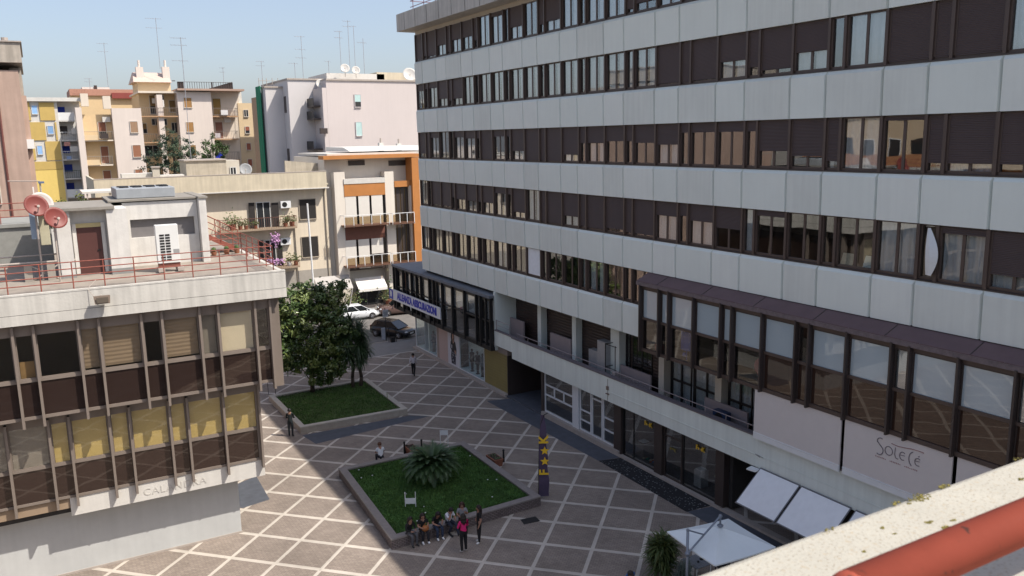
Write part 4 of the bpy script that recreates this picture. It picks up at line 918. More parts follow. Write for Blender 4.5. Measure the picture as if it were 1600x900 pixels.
# ---------------------------------------------------------------- people
def person(loc, rz, lab, joints, top, bot, hair, shoes=(.03, .03, .03), skin=(.36, .2, .14), sleeve='long', hairlong=False, group=None, gen='f', scale=1.0):
    """joints: dict of world-less coordinates (x forward, y left, z up) for the pose"""
    r_ = root('person', lab, 'person', loc, group, rz); J = joints
    V = ['pelvis', 'waist', 'chest', 'neck', 'head0', 'head1', 'shL', 'elL', 'haL', 'fiL', 'shR', 'elR', 'haR', 'fiR', 'hipL', 'knL', 'anL', 'toL', 'hipR', 'knR', 'anR', 'toR']
    E = [('pelvis', 'waist'), ('waist', 'chest'), ('chest', 'neck'), ('neck', 'head0'), ('head0', 'head1'), ('chest', 'shL'), ('shL', 'elL'), ('elL', 'haL'), ('haL', 'fiL'), ('chest', 'shR'), ('shR', 'elR'), ('elR', 'haR'), ('haR', 'fiR'),
         ('pelvis', 'hipL'), ('hipL', 'knL'), ('knL', 'anL'), ('anL', 'toL'), ('pelvis', 'hipR'), ('hipR', 'knR'), ('knR', 'anR'), ('anR', 'toR')]
    rad = dict(pelvis=(.15, .12), waist=(.125, .095), chest=(.155, .11), neck=(.055, .055), head0=(.08, .085), head1=(.085, .095), shL=(.065, .065), elL=(.045, .045), haL=(.03, .03), fiL=(.035, .015), hipL=(.10, .10), knL=(.072, .072), anL=(.052, .052), toL=(.05, .04))
    if gen == 'm': rad.update(chest=(.175, .12), shL=(.075, .075), waist=(.14, .105), elL=(.05, .05))
    me = bpy.data.meshes.new('person'); idx = {n: i for i, n in enumerate(V)}
    me.from_pydata([tuple(c*scale for c in J[n]) for n in V], [(idx[a], idx[b]) for a, b in E], [])
    ob = bpy.data.objects.new('tmp', me); COL.objects.link(ob)
    md = ob.modifiers.new('s', 'SKIN'); md.use_smooth_shade = True
    for i, n in enumerate(V):
        rd = rad.get(n) or rad.get(n[:-1]+'L'); sv = me.skin_vertices[0].data[i]; sv.radius = (rd[0]*scale, rd[1]*scale); sv.use_root = (n == 'pelvis')
    sb = ob.modifiers.new('ss', 'SUBSURF'); sb.levels = 2; sb.render_levels = 2
    bpy.context.view_layer.update()
    m2 = bpy.data.meshes.new_from_object(ob.evaluated_get(bpy.context.evaluated_depsgraph_get())); bpy.data.objects.remove(ob)
    P = {n: Vector(J[n])*scale for n in V}
    def dseg(p, a, b):
        ab = b-a; t = max(0, min(1, (p-a).dot(ab)/max(ab.length_squared, 1e-9))); return (p-a-ab*t).length, t
    m2.materials.clear()
    for m_ in (mat('shirt', top, .85, var=.12, scale=8), mat('trousers', bot, .85, var=.15, scale=8), mat('skin', skin, .6, var=.05), mat('shoes', shoes, .6)): m2.materials.append(m_)
    for f in m2.polygons:
        c = f.center; best = min(E, key=lambda e: dseg(c, P[e[0]], P[e[1]])[0]); d, t = dseg(c, P[best[0]], P[best[1]]); b = best[1]
        if b in ('waist', 'chest', 'shL', 'shR'): k = 0 if not (b == 'waist' and t < .25) else 1
        elif b in ('elL', 'elR'): k = 0 if sleeve == 'long' or t < .6 else 2
        elif b in ('haL', 'haR'): k = 0 if sleeve == 'long' and t < .85 else 2
        elif b in ('fiL', 'fiR', 'head0', 'head1'): k = 2
        elif b == 'neck': k = 0 if t < .45 else 2
        elif b in ('toL', 'toR'): k = 3
        elif b in ('anL', 'anR'): k = 1 if t < .93 else 3
        else: k = 1
        f.material_index = k; f.use_smooth = True
    body = bpy.data.objects.new('body', m2); COL.objects.link(body); body.parent = r_
    # face: nose, eyes, mouth, ears
    h0, h1 = P['head0'], P['head1']; hc = (h0+h1)/2+Vector((.0, 0, .0)); up = (h1-h0).normalized(); fw_ = Vector(J.get('face', (1, 0, 0))); fw_ = (fw_-up*fw_.dot(up)).normalized(); sd = up.cross(fw_)
    q = MB(); s_ = scale
    q.sphere(hc+fw_*.095*s_-up*.01, .018*s_, 0, 8, 1, 1, 1.3)
    for e in (-1, 1): q.sphere(hc+fw_*.082*s_+sd*.033*s_*e+up*.018, .011*s_, 1, 6); q.sphere(hc+sd*.092*s_*e, .022*s_, 0, 6, .6, .4, 1.3)
    q.sphere(hc+fw_*.084*s_-up*.055, .016*s_, 2, 6, .6, 1.2, .4); q.build('face', [mat('face_skin', skin, .6), MT['black'], mat('lips', (.3, .08, .07), .5)], r_, local=True, smooth=True)
    # fingers
    q = MB()
    for sdn in 'LR':
        a, b = P['ha'+sdn], P['fi'+sdn]; dd = (b-a).normalized(); o_ = dd.orthogonal().normalized()
        for k in range(4): st = b+o_*(k-1.5)*.017*s_; q.path([st-dd*.03, st+dd*.025*s_, st+dd*.045*s_-Vector((0, 0, .012))], .0085*s_, 0, 5)
        q.path([a+dd*.02+o_*.03*s_, a+dd*.05*s_+o_*.055*s_], .01*s_, 0, 5)
    q.build('fingers', m2.materials[2], r_, local=True, smooth=True)
    hm = mat('hair', hair, .6, var=.3, scale=20); q = MB(); hcc = hc-fw_*.018*s_+up*.028*s_
    vs = []; n = 12
    for j in range(7):
        t = math.pi*j/6*.62
        for i in range(n):
            a = 2*math.pi*i/n; dd = fw_*math.cos(a)+sd*math.sin(a); k = 1.0
            tt = t if math.cos(a) < .55 else t*.58
            vs.append(hcc+(dd*math.sin(tt)*.115+up*math.cos(tt)*.128)*s_)
    q.raw(vs, [(j*n+i, (j+1)*n+i, (j+1)*n+(i+1) % n, j*n+(i+1) % n) for j in range(6) for i in range(n)])
    if hairlong:
        for k in range(9):
            a = R(105+k*19); dd = fw_*math.cos(a)+sd*math.sin(a); p0 = hcc+dd*.098*s_+up*.01; p1 = p0+dd*.02-Vector((0, 0, .15)); p2 = p1-Vector((0, 0, random.uniform(.12, .2)))+dd*.01
            q.path([p0, p1, p2], .03, 0, 6, [.034*s_, .038*s_, .012*s_])
    q.build('hair', hm, r_, local=True, smooth=True)
    return r_
def pose(kind, v=0, lean=0., reach=0.):
    J = dict(pelvis=(0, 0, .95), waist=(.0, 0, 1.1), chest=(.0, 0, 1.32), neck=(.0, 0, 1.47), head0=(.02, 0, 1.55), head1=(.02, 0, 1.65),
             shL=(0, .17, 1.40), elL=(-.03, .24, 1.12), haL=(.06, .24, .89), fiL=(.09, .235, .81), shR=(0, -.17, 1.40), elR=(-.03, -.24, 1.12), haR=(.06, -.24, .89), fiR=(.09, -.235, .81),
             hipL=(0, .09, .9), knL=(.02, .1, .49), anL=(-.01, .1, .08), toL=(.14, .12, .035), hipR=(0, -.09, .9), knR=(.02, -.1, .49), anR=(-.01, -.1, .08), toR=(.14, -.12, .035))
    if kind == 'walk': J.update(knL=(.16, .1, .5), anL=(.2, .1, .1), toL=(.34, .11, .06), knR=(-.05, -.1, .49), anR=(-.24, -.1, .13), toR=(-.13, -.11, .04), elL=(-.12, .23, 1.13), haL=(-.08, .24, .9), fiL=(-.06, .24, .82), elR=(.05, -.23, 1.12), haR=(.18, -.22, .92), fiR=(.24, -.21, .86))
    if kind == 'fold': J.update(elL=(.05, .25, 1.14), haL=(.2, .08, 1.13), fiL=(.22, .0, 1.14), elR=(.05, -.25, 1.14), haR=(.21, -.08, 1.16), fiR=(.22, .0, 1.17))
    if kind == 'hip': J.update(elR=(-.02, -.34, 1.17), haR=(.08, -.17, 1.04), fiR=(.12, -.12, 1.02), anL=(.05, .14, .08), toL=(.19, .17, .035))
    if kind == 'sit':
        dz = -.43
        for k in ('pelvis', 'waist', 'chest', 'neck', 'head0', 'head1', 'shL', 'shR'): x, y, z = J[k]; f_ = max(0, z-.95); J[k] = (x+lean*f_, y, z+dz-.5*lean*lean*f_)
        J.update(hipL=(.02, .09, .54), knL=(.44, .13, .52), anL=(.42+.05*v, .12, .08), toL=(.57, .14, .035), hipR=(.02, -.09, .54), knR=(.45, -.11, .52), anR=(.40-.05*v, -.11, .08), toR=(.55, -.13, .035))
        if v == 2: J.update(knR=(.46, -.02, .62), anR=(.58, .12, .3), toR=(.70, .14, .24))
        s = Vector(J['shL'])
        J.update(elL=(s.x+.06, .24, .74), haL=(s.x+.26+reach, .12, .72+.2*(v == 3)), fiL=(s.x+.33+reach, .07, .74+.24*(v == 3)), elR=(s.x+.06, -.24, .74), haR=(s.x+.28, -.10, .70), fiR=(s.x+.34, -.04, .70))
        if v == 4: J.update(elR=(s.x+.22, -.16, .78), haR=(s.x+.16, -.06, 1.0), fiR=(s.x+.14, -.02, 1.08))
        if lean > .25: J['head0'] = (J['head0'][0]+.03, 0, J['head0'][2]); J['head1'] = (J['head1'][0]+.07, 0, J['head1'][2]-.01)
    return J
BK = (.012, .012, .014); JN = (.03, .045, .085)
gp = 'group of young people on the brick planter edge'
AZC = math.atan2(-.856, -.485)     # facing back towards the camera
SY = 31.32
person((12.35, SY, 0), R(-75), 'person with long dark hair, black jacket and grey jeans, seated leftmost on planter edge', pose('sit', 0, .25), BK, (.10, .10, .11), (.02, .012, .01), hairlong=True, group=gp)
person((13.0, SY, 0), R(-95), 'person in black with an orange-brown bag on the lap, second seated from the left', pose('sit', 1, .2), BK, (.02, .02, .025), (.02, .012, .01), (.7, .7, .7), sleeve='short', hairlong=True, group=gp)
person((13.65, SY, 0), R(-90), 'person in black top and dark blue jeans looking down, seated third from the left', pose('sit', 0, .35), BK, JN, (.015, .01, .01), (.7, .7, .7), sleeve='short', hairlong=True, group=gp)
person((14.25, SY, 0), R(-80), 'person in white T-shirt with hand to the chin, seated fourth from the left', pose('sit', 4, .3), (.62, .64, .7), (.025, .03, .05), (.015, .01, .01), sleeve='short', gen='m', group=gp)
person((14.95, SY, 0), R(-110), 'person in grey sleeveless top leaning on the planter edge behind the pink jumper', pose('sit', 3, .1), (.25, .26, .28), (.03, .01, .015), (.05, .02, .015), sleeve='short', hairlong=True, group=gp)
person((14.05, 29.35, 0), R(95), 'person in bright pink jumper and black trousers standing with the back turned', pose('fold'), (.62, .02, .16), BK, (.02, .015, .012), (.6, .58, .56), hairlong=True, group=gp)
person((15.0, 29.75, 0), R(165), 'person all in black with white shoes standing at the right end of the group', pose('hip'), BK, BK, (.02, .012, .01), (.72, .72, .7), sleeve='short', hairlong=True, group=gp)
q = MB(); q.sphere((13.02, SY-.33, .66), .16, 0, 10, 1.1, .8, .9); q.tube((12.9, SY-.3, .75), (13.1, SY-.2, .85), .012)
tag(q.build('handbag', mat('bag', (.35, .13, .04), .6), smooth=True), 'orange-brown bag on the lap of the second seated person', 'bag')
person((14.45, 40.15, 0), R(85), 'person in white T-shirt sitting alone on the back edge of the brick planter', pose('sit', 1, .2), (.68, .70, .74), (.02, .02, .03), (.10, .04, .02), sleeve='short', gen='m')
person((22.7, 55.1, 0), R(55), 'person in long pale shirt and black trousers walking away along the shops', pose('walk'), (.50, .47, .50), BK, (.015, .012, .01), gen='m')
person((11.5, 47.3, 0), R(60), 'person in dark clothes standing at the near corner of the pale planter', pose('fold'), (.012, .018, .02), (.015, .02, .025), (.01, .01, .01))
person((17.95, 22.7, 0), R(-170), 'person in black with a blue and white scarf beside the potted plant', pose('sit', 1, .3), BK, (.02, .02, .025), (.03, .025, .022), hairlong=True)
q = MB(); q.path([(17.5, 22.9, .85), (17.7, 22.95, .8), (17.85, 22.95, .98), (18.0, 22.8, 1.0)], .06, 0, 8); q.path([(17.5, 22.8, .86), (17.7, 22.85, .81), (17.85, 22.85, 1.0)], .055, 1, 8)
tag(q.build('scarf', [mat('scarf_blue', (.03, .12, .35), .8), MT['white']], smooth=True), 'blue and white scarf draped on the seated person by the potted plant', 'scarf')
q = MB(); q.box(17.7, 18.2, 22.45, 22.95, .40, .44)
for dx in (17.75, 18.15):
    for dy in (22.5, 22.9): q.tube((dx, dy, 0), (dx, dy, .42), .02)
tag(q.build('stool', MT['black']), 'black stool under the seated person by the potted plant', 'stool')
q = MB(); q.tube((16.9, 26.3, .3), (17.6, 25.3, .02), .03, 0, 6)

# ---------------------------------------------------------------- cars
def car(loc, rz, lab, col, suv=False, group='cars in the street'):
    r_ = root('parked_car', lab, 'car', loc, group, rz); paint = mat('car_paint', col, .22, .25 if col[0] < .5 else 0., var=.02, spec=.7)
    L, H, W = (4.4, 1.68, 1.84) if suv else (4.1, 1.47, 1.74)
    q = MB()   # lower body: sections (x, half width, z bottom, z belt)
    hb = .98 if suv else .90
    secs = [(-L/2, .62, .42, .70), (-L/2+.08, .78, .28, .92 if not suv else 1.0), (-L/2+.45, .86, .22, hb+.04), (-L*.2, .9, .2, hb+.02), (0, .9, .2, hb), (L*.16, .9, .2, hb-.02), (L*.25, .88, .2, hb-.08), (L/2-.45, .84, .22, .76 if not suv else .86), (L/2-.1, .72, .26, .62 if not suv else .72), (L/2, .55, .34, .52)]
    vs = []
    for (x, hw, zb, zt) in secs:
        hw *= W/1.8
        ring = [(x, -hw*.9, zb), (x, -hw, zb+.14), (x, -hw, (zb+zt)/2+.05), (x, -hw*.94, zt-.04), (x, -hw*.82, zt), (x, hw*.82, zt), (x, hw*.94, zt-.04), (x, hw, (zb+zt)/2+.05), (x, hw, zb+.14), (x, hw*.9, zb)]; vs += ring
    n = 10; fs = [(i*n+j, i*n+(j+1) % n, (i+1)*n+(j+1) % n, (i+1)*n+j) for i in range(len(secs)-1) for j in range(n)]+[tuple(range(n)), tuple(range(len(vs)-1, len(vs)-n-1, -1))]
    q.raw(vs, fs); q.build('body', paint, r_, smooth=True, local=True, bevel=.0)
    # cabin
    xr0, xr1 = (-L/2+.35, L*.20) if suv else (-L/2+.14, L*.28); xt0, xt1 = (-L/2+.62, L*.03) if suv else (-L/2+.60, L*.06)
    wb, wt = W/2*.86, W/2*.66; zb = hb-.03; zt = H
    B0 = [(xr0, -wb, zb), (xr1, -wb, zb), (xr1, wb, zb), (xr0, wb, zb)]; T0 = [(xt0, -wt, zt-.05), (xt1, -wt, zt-.05), (xt1, wt, zt-.05), (xt0, wt, zt-.05)]
    q = MB(); q.hexa(B0, T0); q.build('glasshouse', glassmat('car_glass', ior=1.6, base=(.015, .018, .02)), r_, local=True)
    q = MB(); xm = (xt0+xt1)/2
    q.hexa([(xt0-.06, -wt-.03, zt-.07), (xt1+.06, -wt-.03, zt-.07), (xt1+.06, wt+.03, zt-.07), (xt0-.06, wt+.03, zt-.07)], [(xt0+.1, -wt+.12, zt), (xt1-.12, -wt+.12, zt), (xt1-.12, wt-.12, zt), (xt0+.1, wt-.12, zt)]); q.build('roof', paint, r_, local=True, bevel=.02)
    q = MB()
    for s_ in (-1, 1):
        for (a, b) in (((xr0, wb*s_, zb), (xt0, wt*s_, zt-.05)), ((xr1, wb*s_, zb), (xt1, wt*s_, zt-.05)), ((.0, wb*s_*1.003, zb), (xm, wt*s_*1.01, zt-.05)), ((xr0+.55, wb*s_*1.003, zb), (xt0+.35, wt*s_*1.01, zt-.05))): q.tube(a, b, .035, 0, 6)
    q.build('pillar', paint, r_, local=True)
    for s_ in (-1, 1):
        for x in (-L/2+.78, L/2-.82):
            t = MB(); t.tube((x, s_*(W/2-.2), .32), (x, s_*(W/2+.005), .32), .33, 0, 20); w_ = t.build('wheel', MT['black'], r_, local=True)
            t = MB(); t.tube((x, s_*(W/2+.0), .32), (x, s_*(W/2+.02), .32), .21, 0, 16); 
            for k in range(5): a = k*1.2566; t.tube((x, s_*(W/2+.024), .32), (x+.19*math.cos(a), s_*(W/2+.024), .32+.19*math.sin(a)), .022, 1, 5)
            t.build('rim', [mat('rim_dark', (.12, .12, .13), .4, .5), mat('rim_silver', (.5, .5, .52), .3, .8)], w_, local=True)
        t = MB(); t.sphere((L/2-.16, s_*.62, .62 if not suv else .72), .14, 0, 10, .9, 1.1, .6); t.build('headlight', mat('lamp_glass', (.55, .57, .6), .1, .3), r_, local=True, smooth=True)
        t = MB(); t.box(-L/2-.005, -L/2+.1, s_*.55-.09, s_*.55+.09, .72, .95); t.build('tail_light', mat('tail_red', (.3, .01, .01), .3), r_, local=True)
        t = MB(); t.sphere((L*.17, s_*(W/2+.05), hb+.06), .1, 0, 8, .7, 1, .7); t.build('mirror', paint, r_, local=True, smooth=True)
    t = MB(); t.box(L/2-.04, L/2+.012, -.26, .26, .42, .53); t.box(-L/2-.02, -L/2+.02, -.26, .26, .55, .66); t.build('number_plate', MT['white'], r_, local=True)
    t = MB(); t.box(L/2-.05, L/2+.006, -.4, .4, .3, .40); t.box(L/2-.12, L/2-.02, -.42, .42, .56, .61); t.build('grille', MT['black'], r_, local=True)
    if suv: t = MB(); t.box(-L/2-.06, -L/2+.1, -.8, .8, .38, .56); t.box(L/2-.1, L/2+.05, -.75, .75, .3, .46); t.build('bumper', mat('chrome', (.5, .5, .5), .2, .7), r_, local=True, bevel=.02)
    return r_
car((25.9, 76.6, 0), 0, 'silver-white hatchback driving along the street behind the leafy tree', (.62, .64, .66))
car((30.3, 76.6, 0), R(172), 'brown off-road car with grey bumper parked in front of the storefront', (.14, .09, .08), True)
car((26.15, 67.9, 0), R(-58), 'black hatchback parked at the street corner facing the square', (.015, .015, .018))
car((18.5, 75.6, 0), R(3), 'pale grey car mostly hidden behind the tree crown', (.5, .52, .54))
car((14.6, 71.0, 0), R(182), 'dark grey car glimpsed between the tree and the left building', (.04, .045, .05))
# corner sign post and panels
r_ = root('street_sign', 'square white street sign on a post with poster panels at the street corner', 'street sign', (25.0, 66.5, 0))
MB().tube((25.0, 66.6, 0), (25.0, 66.6, 2.9), .04).build('post', MT['black'], r_)
q = MB(); q.box(24.75, 25.25, 66.5, 66.54, 2.1, 2.75); q.build('board', mat('sign_grey_white', (.55, .55, .55), .5), r_)
q = MB(); q.box(24.85, 25.15, 66.49, 66.5, 2.25, 2.6); q.build('sign_mark', mat('sign_g2', (.35, .36, .38), .5), r_)
q = MB(); q.tube((24.95, 65.8, 0), (24.95, 65.8, 1.3), .03); q.tube((25.55, 65.6, 0), (25.55, 65.6, 1.3), .03); q.tube((24.95, 65.8, 1.3), (25.55, 65.6, 1.3), .03); q.box(25.1, 25.45, 65.6, 65.9, 0, .45); q.box(24.45, 24.8, 66.2, 66.25, .2, 1.25, 1)
tag(q.build('barrier_rail', [MT['black'], mat('pale_board', (.4, .42, .46), .6)]), 'dark tubular barrier with a pale board in front of the black hatchback', 'barrier')

# ---------------------------------------------------------------- corner office (left)
LB = root('corner_office', 'low glazed corner office with brown fins, grey roof slab and blank pale base', 'office building', (6.3, 36.2, 0))
FINM = mat('taupe_fin', (.20, .165, .14), .5, var=.06, scale=2)
BRG = glassmat('brown_panel_glass', ior=1.6, base=(.03, .019, .016), gl=(1, .88, .8))
BX = 8.05
m = MB(); m.box(-16, 6.32, 36.24, 47, 0, 3.0); m.build('base_wall', mat('pale_base_plaster', (.49, .50, .495), .75, var=.07, scale=.9, bump=.08, streak=.05), LB)
m = MB(); m.box(-16, 6.36, 36.20, 36.239, 0, .09); m.build('skirting', MT['stone'], LB)
m = MB(); m.box(-.22, 7.33, 35.24, 35.5, 2.88, 3.66); m.build('name_band', mat('pale_band', (.60, .58, .54), .75, var=.06, streak=.08, bump=.1), LB)
text('lettering', 'CALANDRA', .42, mat('pale_letters', (.52, .50, .46), .7), LB, (3.65, 35.235, 3.22), FACE_S, .012, 1.0, spacing=1.15)
m = MB(); m.box(-16, -.23, 35.3, 35.6, 3.2, 3.6); m.build('sill_band', mat('tan_band', (.30, .22, .15), .7), LB)
m = MB(); m.box(-16, 7.3, 35.5, 47, 2.95, 3.64); m.box(-16, 8.0, 34.75, 47, 7.2, 7.32); m.box(-16, 7.5, 38.2, 38.3, 3.7, 10.8); m.box(-16, 8.0, 46.8, 46.9, .1, 10.9)
m.build('floor_slab', MT['inside'], LB)
m = MB(); m.box(-16, 8.5, 34.0, 47.2, 10.93, 11.30); m.box(-16, 8.5, 34.012, 47.2, 11.318, 12.0); m.box(-16, 8.48, 34.03, 47.1, 11.30, 11.318, 1)
m.box(-16, 8.5, 34.0, 34.18, 12.0, 12.06)
m.build('roof_slab', [mat('fascia_concrete', (.57, .55, .505), .85, var=.08, scale=1.5, streak=.22, bump=.2), MT['black']], LB)
m = MB(); m.box(-15.9, 8.31, 34.19, 47, 12.0, 12.012); m.build('roof_surface', mat('roof_terrace', (.30, .26, .22), .9, var=.3, scale=1.2, bump=.3), LB)
up_f = [-9.7, -8.24, -7.53, -6.06, -5.33, -3.9, -3.2, -1.39, -.72, .73, 1.43, 2.91, 3.65, 5.05, 5.76, 7.22, 7.83]
lo_f = [-8.5, -7.1, -6.35, -4.95, -4.2, -2.04-.75, -2.04, -.64, .06, 1.45, 2.19, 3.67, 4.36, 5.79, 7.25]
for x in up_f: MB().box(x-.045, x+.045, 34.22, 34.5, 7.0, 10.85).build('fin', FINM, LB)
for x in lo_f: MB().box(x-.045, x+.045, 34.97, 35.25, 3.33, 7.0 if x < 7 else 7.29).build('fin', FINM, LB)
m = MB()
for (z0, z1) in ((10.45, 10.92), (8.69, 8.8), (7.26, 7.38)): m.box(-16, 8.02, 34.44, 34.55, z0, z1)
for (z0, z1) in ((6.75, 7.04), (5.03, 5.12), (3.65, 3.75)): m.box(-16, 7.28, 35.19, 35.3, z0, z1)
m.box(7.9, 8.05, 34.4, 34.6, 7.2, 10.9); m.box(7.12, 7.3, 35.15, 35.35, 3.65, 7.2)
for y in (36.3, 37.9, 39.5, 41.1): m.box(8.05, 8.3, y-.05, y+.05, 7.0, 10.9); m.box(7.3, 7.5, y-.05, y+.05, 3.4, 7.0)
m.box(7.95, 8.05, 34.6, 47, 7.2, 7.35); m.box(7.95, 8.05, 34.6, 47, 8.7, 8.8); m.box(7.95, 8.05, 34.6, 47, 10.5, 10.9)
m.box(8.0, 8.35, 34.9, 35.0, 6.9, 10.9)
m.build('curtain_wall_frame', FINM, LB)
m = MB(); m.box(7.98, 7.99, 34.6, 47, 7.35, 10.5); m.box(7.22, 7.23, 35.3, 47, 3.7, 7.0); m.build('side_glazing', BRG, LB)
yel = mat('yellow_blind', (.56, .45, .19), .85, var=.06, scale=2); crm = mat('cream_blind_left', (.75, .70, .60), .85, var=.05); slt = slat('board_blind', (.30, .24, .19), .16, .7, strength=.5); tnb = mat('tan_board', (.30, .20, .10), .8); gry = mat('grey_blind', (.26, .25, .25), .8)
TL = glassmat('left_glass', (.95, .93, .88), 1.5)
UP = {(-3.2, -1.39): ('d', 0), (-1.39, -.72): ('t', .4), (-.72, .73): ('d', 0), (.73, 1.43): ('s', 1), (1.43, 2.91): ('s', 1), (2.91, 3.65): ('d', 0), (3.65, 5.05): ('s', 1), (5.05, 5.76): ('g', 1), (5.76, 7.22): ('c', 1), (7.22, 7.83): ('d', 0)}
for fs_, y0, zs, x_side, upf in ((up_f, 34.48, (7.38, 8.69, 8.8, 10.45), 0, True), (lo_f, 35.23, (3.75, 5.03, 5.12, 6.75), 0, False)):
    for a, b in zip(fs_[:-1], fs_[1:]):
        w_ = MB(); w_.box(a+.045, a+.09, y0-.02, y0+.05, zs[2], zs[3]); w_.box(b-.09, b-.045, y0-.02, y0+.05, zs[2], zs[3]); w_.box(a+.09, b-.09, y0-.02, y0+.04, zs[2], zs[2]+.05)
        w_ = w_.build('window', FINM, LB)
        MB().box(a+.09, b-.09, y0+.01, y0+.02, zs[2]+.05, zs[3]).build('upper_pane', TL, w_)
        MB().box(a+.045, b-.045, y0+.01, y0+.02, zs[0], zs[1]).build('lower_pane', BRG, w_)
        if upf:
            k, hh = UP.get((a, b), ('d', 0))
            if k != 'd':
                mm = dict(t=tnb, s=slt, g=gry, c=crm)[k]
                q = MB(); q.box(a+.1, b-.1, y0+.12, y0+.13, 8.82 if k != 's' else 8.9, 8.82+hh*1.6); q.build('blind', mm, w_)
        else:
            q = MB(); q.box(a+.1, b-.1, y0+.045, y0+.055, 5.15, 6.74); q.build('blind', yel if a > -1 or a < -5 else gry, w_)
# fascia lamp
r_ = root('floodlight', 'small brown floodlight sticking out of the grey roof slab of the corner office', 'lamp', (1.6, 33.8, 11.5))
q = MB(); q.hexa([(1.36, 33.55, 11.5), (1.86, 33.55, 11.5), (1.86, 33.75, 11.5), (1.36, 33.75, 11.5)], [(1.33, 33.62, 11.78), (1.89, 33.62, 11.78), (1.89, 33.8, 11.78), (1.33, 33.8, 11.78)]); q.build('housing', mat('lamp_brown', (.16, .12, .09), .6), r_)
q = MB(); q.box(1.41, 1.81, 33.53, 33.55, 11.54, 11.74); q.build('lamp_glass', glassmat('lampglass', base=(.12, .10, .08)), r_)
q = MB(); q.tube((1.6, 33.8, 11.65), (1.6, 34.02, 11.75), .03); q.path([(1.4, 33.78, 11.7), (1.2, 33.99, 12.0), (1.25, 34.1, 12.1), (1.5, 34.3, 12.3)], .012, 0, 5); q.build('bracket', MT['stone'], r_)
# railings
def railing(name, pts, z0, hs, m_, par, post=1.0, r=.022, spec=None):
    q = MB()
    for a, b in zip(pts[:-1], pts[1:]):
        a = Vector(a); b = Vector(b); n = max(1, int((b-a).length/post))
        for i in range(n+1):
            p = a.lerp(b, i/n); q.tube((p.x, p.y, p.z+z0), (p.x, p.y, p.z+z0+hs[-1]), r)
        for h in hs: q.tube((a.x, a.y, a.z+z0+h), (b.x, b.y, b.z+z0+h), r*.9)
    return q.build(name, m_, par)
rr_ = root('roof_railing', 'rusty red railing round the roof terrace of the corner office', 'railing', (8, 34.3, 12))
RR = mat('rusty_red_paint', (.28, .085, .06), .65, var=.35, scale=7)
railing('rail', [(-15, 34.32, 0), (8.1, 34.32, 0), (8.1, 40.4, 0), (6.6, 40.4, 0)], 12.05, (.25, .5, .75, 1.0), RR, rr_, 1.02)
railing('rail', [(-15, 43, 0), (-.4, 43, 0)], 13.9, (.3, .6, .9), RR, rr_, 1.2)
m = MB(); m.box(-16, .3, 42.8, 46.9, 12.013, 13.75); m.box(-16, .35, 42.7, 47, 13.75, 13.9); m.build('roof_upstand', mat('grey_felt', (.27, .27, .25), .9, var=.15), LB)
# stair on the far right of the roof
st = root('outside_stair', 'outside stair with red railings climbing behind the roof room of the corner office', 'stair', (8, 42.2, 12))
q = MB(); N = 10
for i in range(N): q.box(8.1-.30*i-.3, 8.1-.30*i, 41.6, 42.8, 12.0+.19*i+.14, 12.0+.19*i+.19)
q.build('tread', MT['concrete'], st)
q = MB(); q.hexa([(5.0, 41.52, 13.75), (8.2, 41.52, 11.95), (8.2, 41.6, 11.95), (5.0, 41.6, 13.75)], [(5.0, 41.52, 14.0), (8.2, 41.52, 12.2), (8.2, 41.6, 12.2), (5.0, 41.6, 14.0)]); q.hexa([(5.0, 42.8, 13.75), (8.2, 42.8, 11.95), (8.2, 42.88, 11.95), (5.0, 42.88, 13.75)], [(5.0, 42.8, 14.0), (8.2, 42.8, 12.2), (8.2, 42.88, 12.2), (5.0, 42.88, 14.0)]); q.build('stringer', RR, st)
for y in (41.5, 42.85):
    q = MB()
    for h in (.35, .65, .95): q.tube((5.0, y, 13.95+h), (8.2, y, 12.15+h), .02)
    for i in range(5): x = 5.0+.8*i; q.tube((x, y, 13.95-.5625*.8*i), (x, y, 14.9-.5625*.8*i), .02)
    q.build('rail', RR, st)
for i, (x, y) in enumerate(((6.9, 40.8), (7.5, 40.9), (8.0, 41.0))):
    q = MB(); q.tube((x, y, 12.01), (x, y, 12.2), .1, 0, 10, .14); q.sphere((x, y, 12.3), .12, 1, 8); tag(q.build('flower_pot', [mat('clay', (.3, .12, .07), .8), LF[0]]), ['clay pot with a small plant at the foot of the roof room pillar', 'clay pot with a small plant in the middle at the foot of the outside stair', 'clay pot with a small plant by the roof railing corner'][i], 'flower pot')
# roof room
RH = root('roof_room', 'white plastered roof room with brown metal door on the corner office roof', 'roof room', (3, 37.6, 12))
WP = mat('white_wall_plaster', (.64, .62, .585), .85, var=.12, scale=1.6, bump=.15, streak=.13)
m = MB(); m.box(.45, .95, 37.5, 42, 12.01, 14.70); m.box(.95, 2.28, 37.95, 42, 12.01, 14.69); m.box(2.28, 3.05, 37.45, 42, 12.01, 14.70); m.box(3.05, 6.1, 39.4, 42, 12.01, 13.25); m.box(3.05, 6.1, 39.4, 42, 14.05, 14.80)
m.box(6.12, 6.42, 38.9, 42, 12.01, 14.85); m.box(3.05, 3.3, 39.4, 42, 13.25, 14.05); m.box(5.95, 6.1, 39.42, 42, 13.25, 14.05)
m.build('wall', WP, RH)
m = MB(); m.box(3.3, 5.95, 39.6, 42, 13.25, 14.05); m.build('window_strip', mat('grey_strip', (.17, .16, .16), .6), RH)
m = MB(); m.box(.95, 2.28, 37.90, 37.95, 12.01, 12.1); m.box(2.28, 3.08, 37.40, 37.45, 12.01, 12.25); m.box(.42, .98, 37.46, 37.5, 12.01, 12.15); m.build('plinth', mat('grey_plinth', (.25, .25, .24), .8), RH)
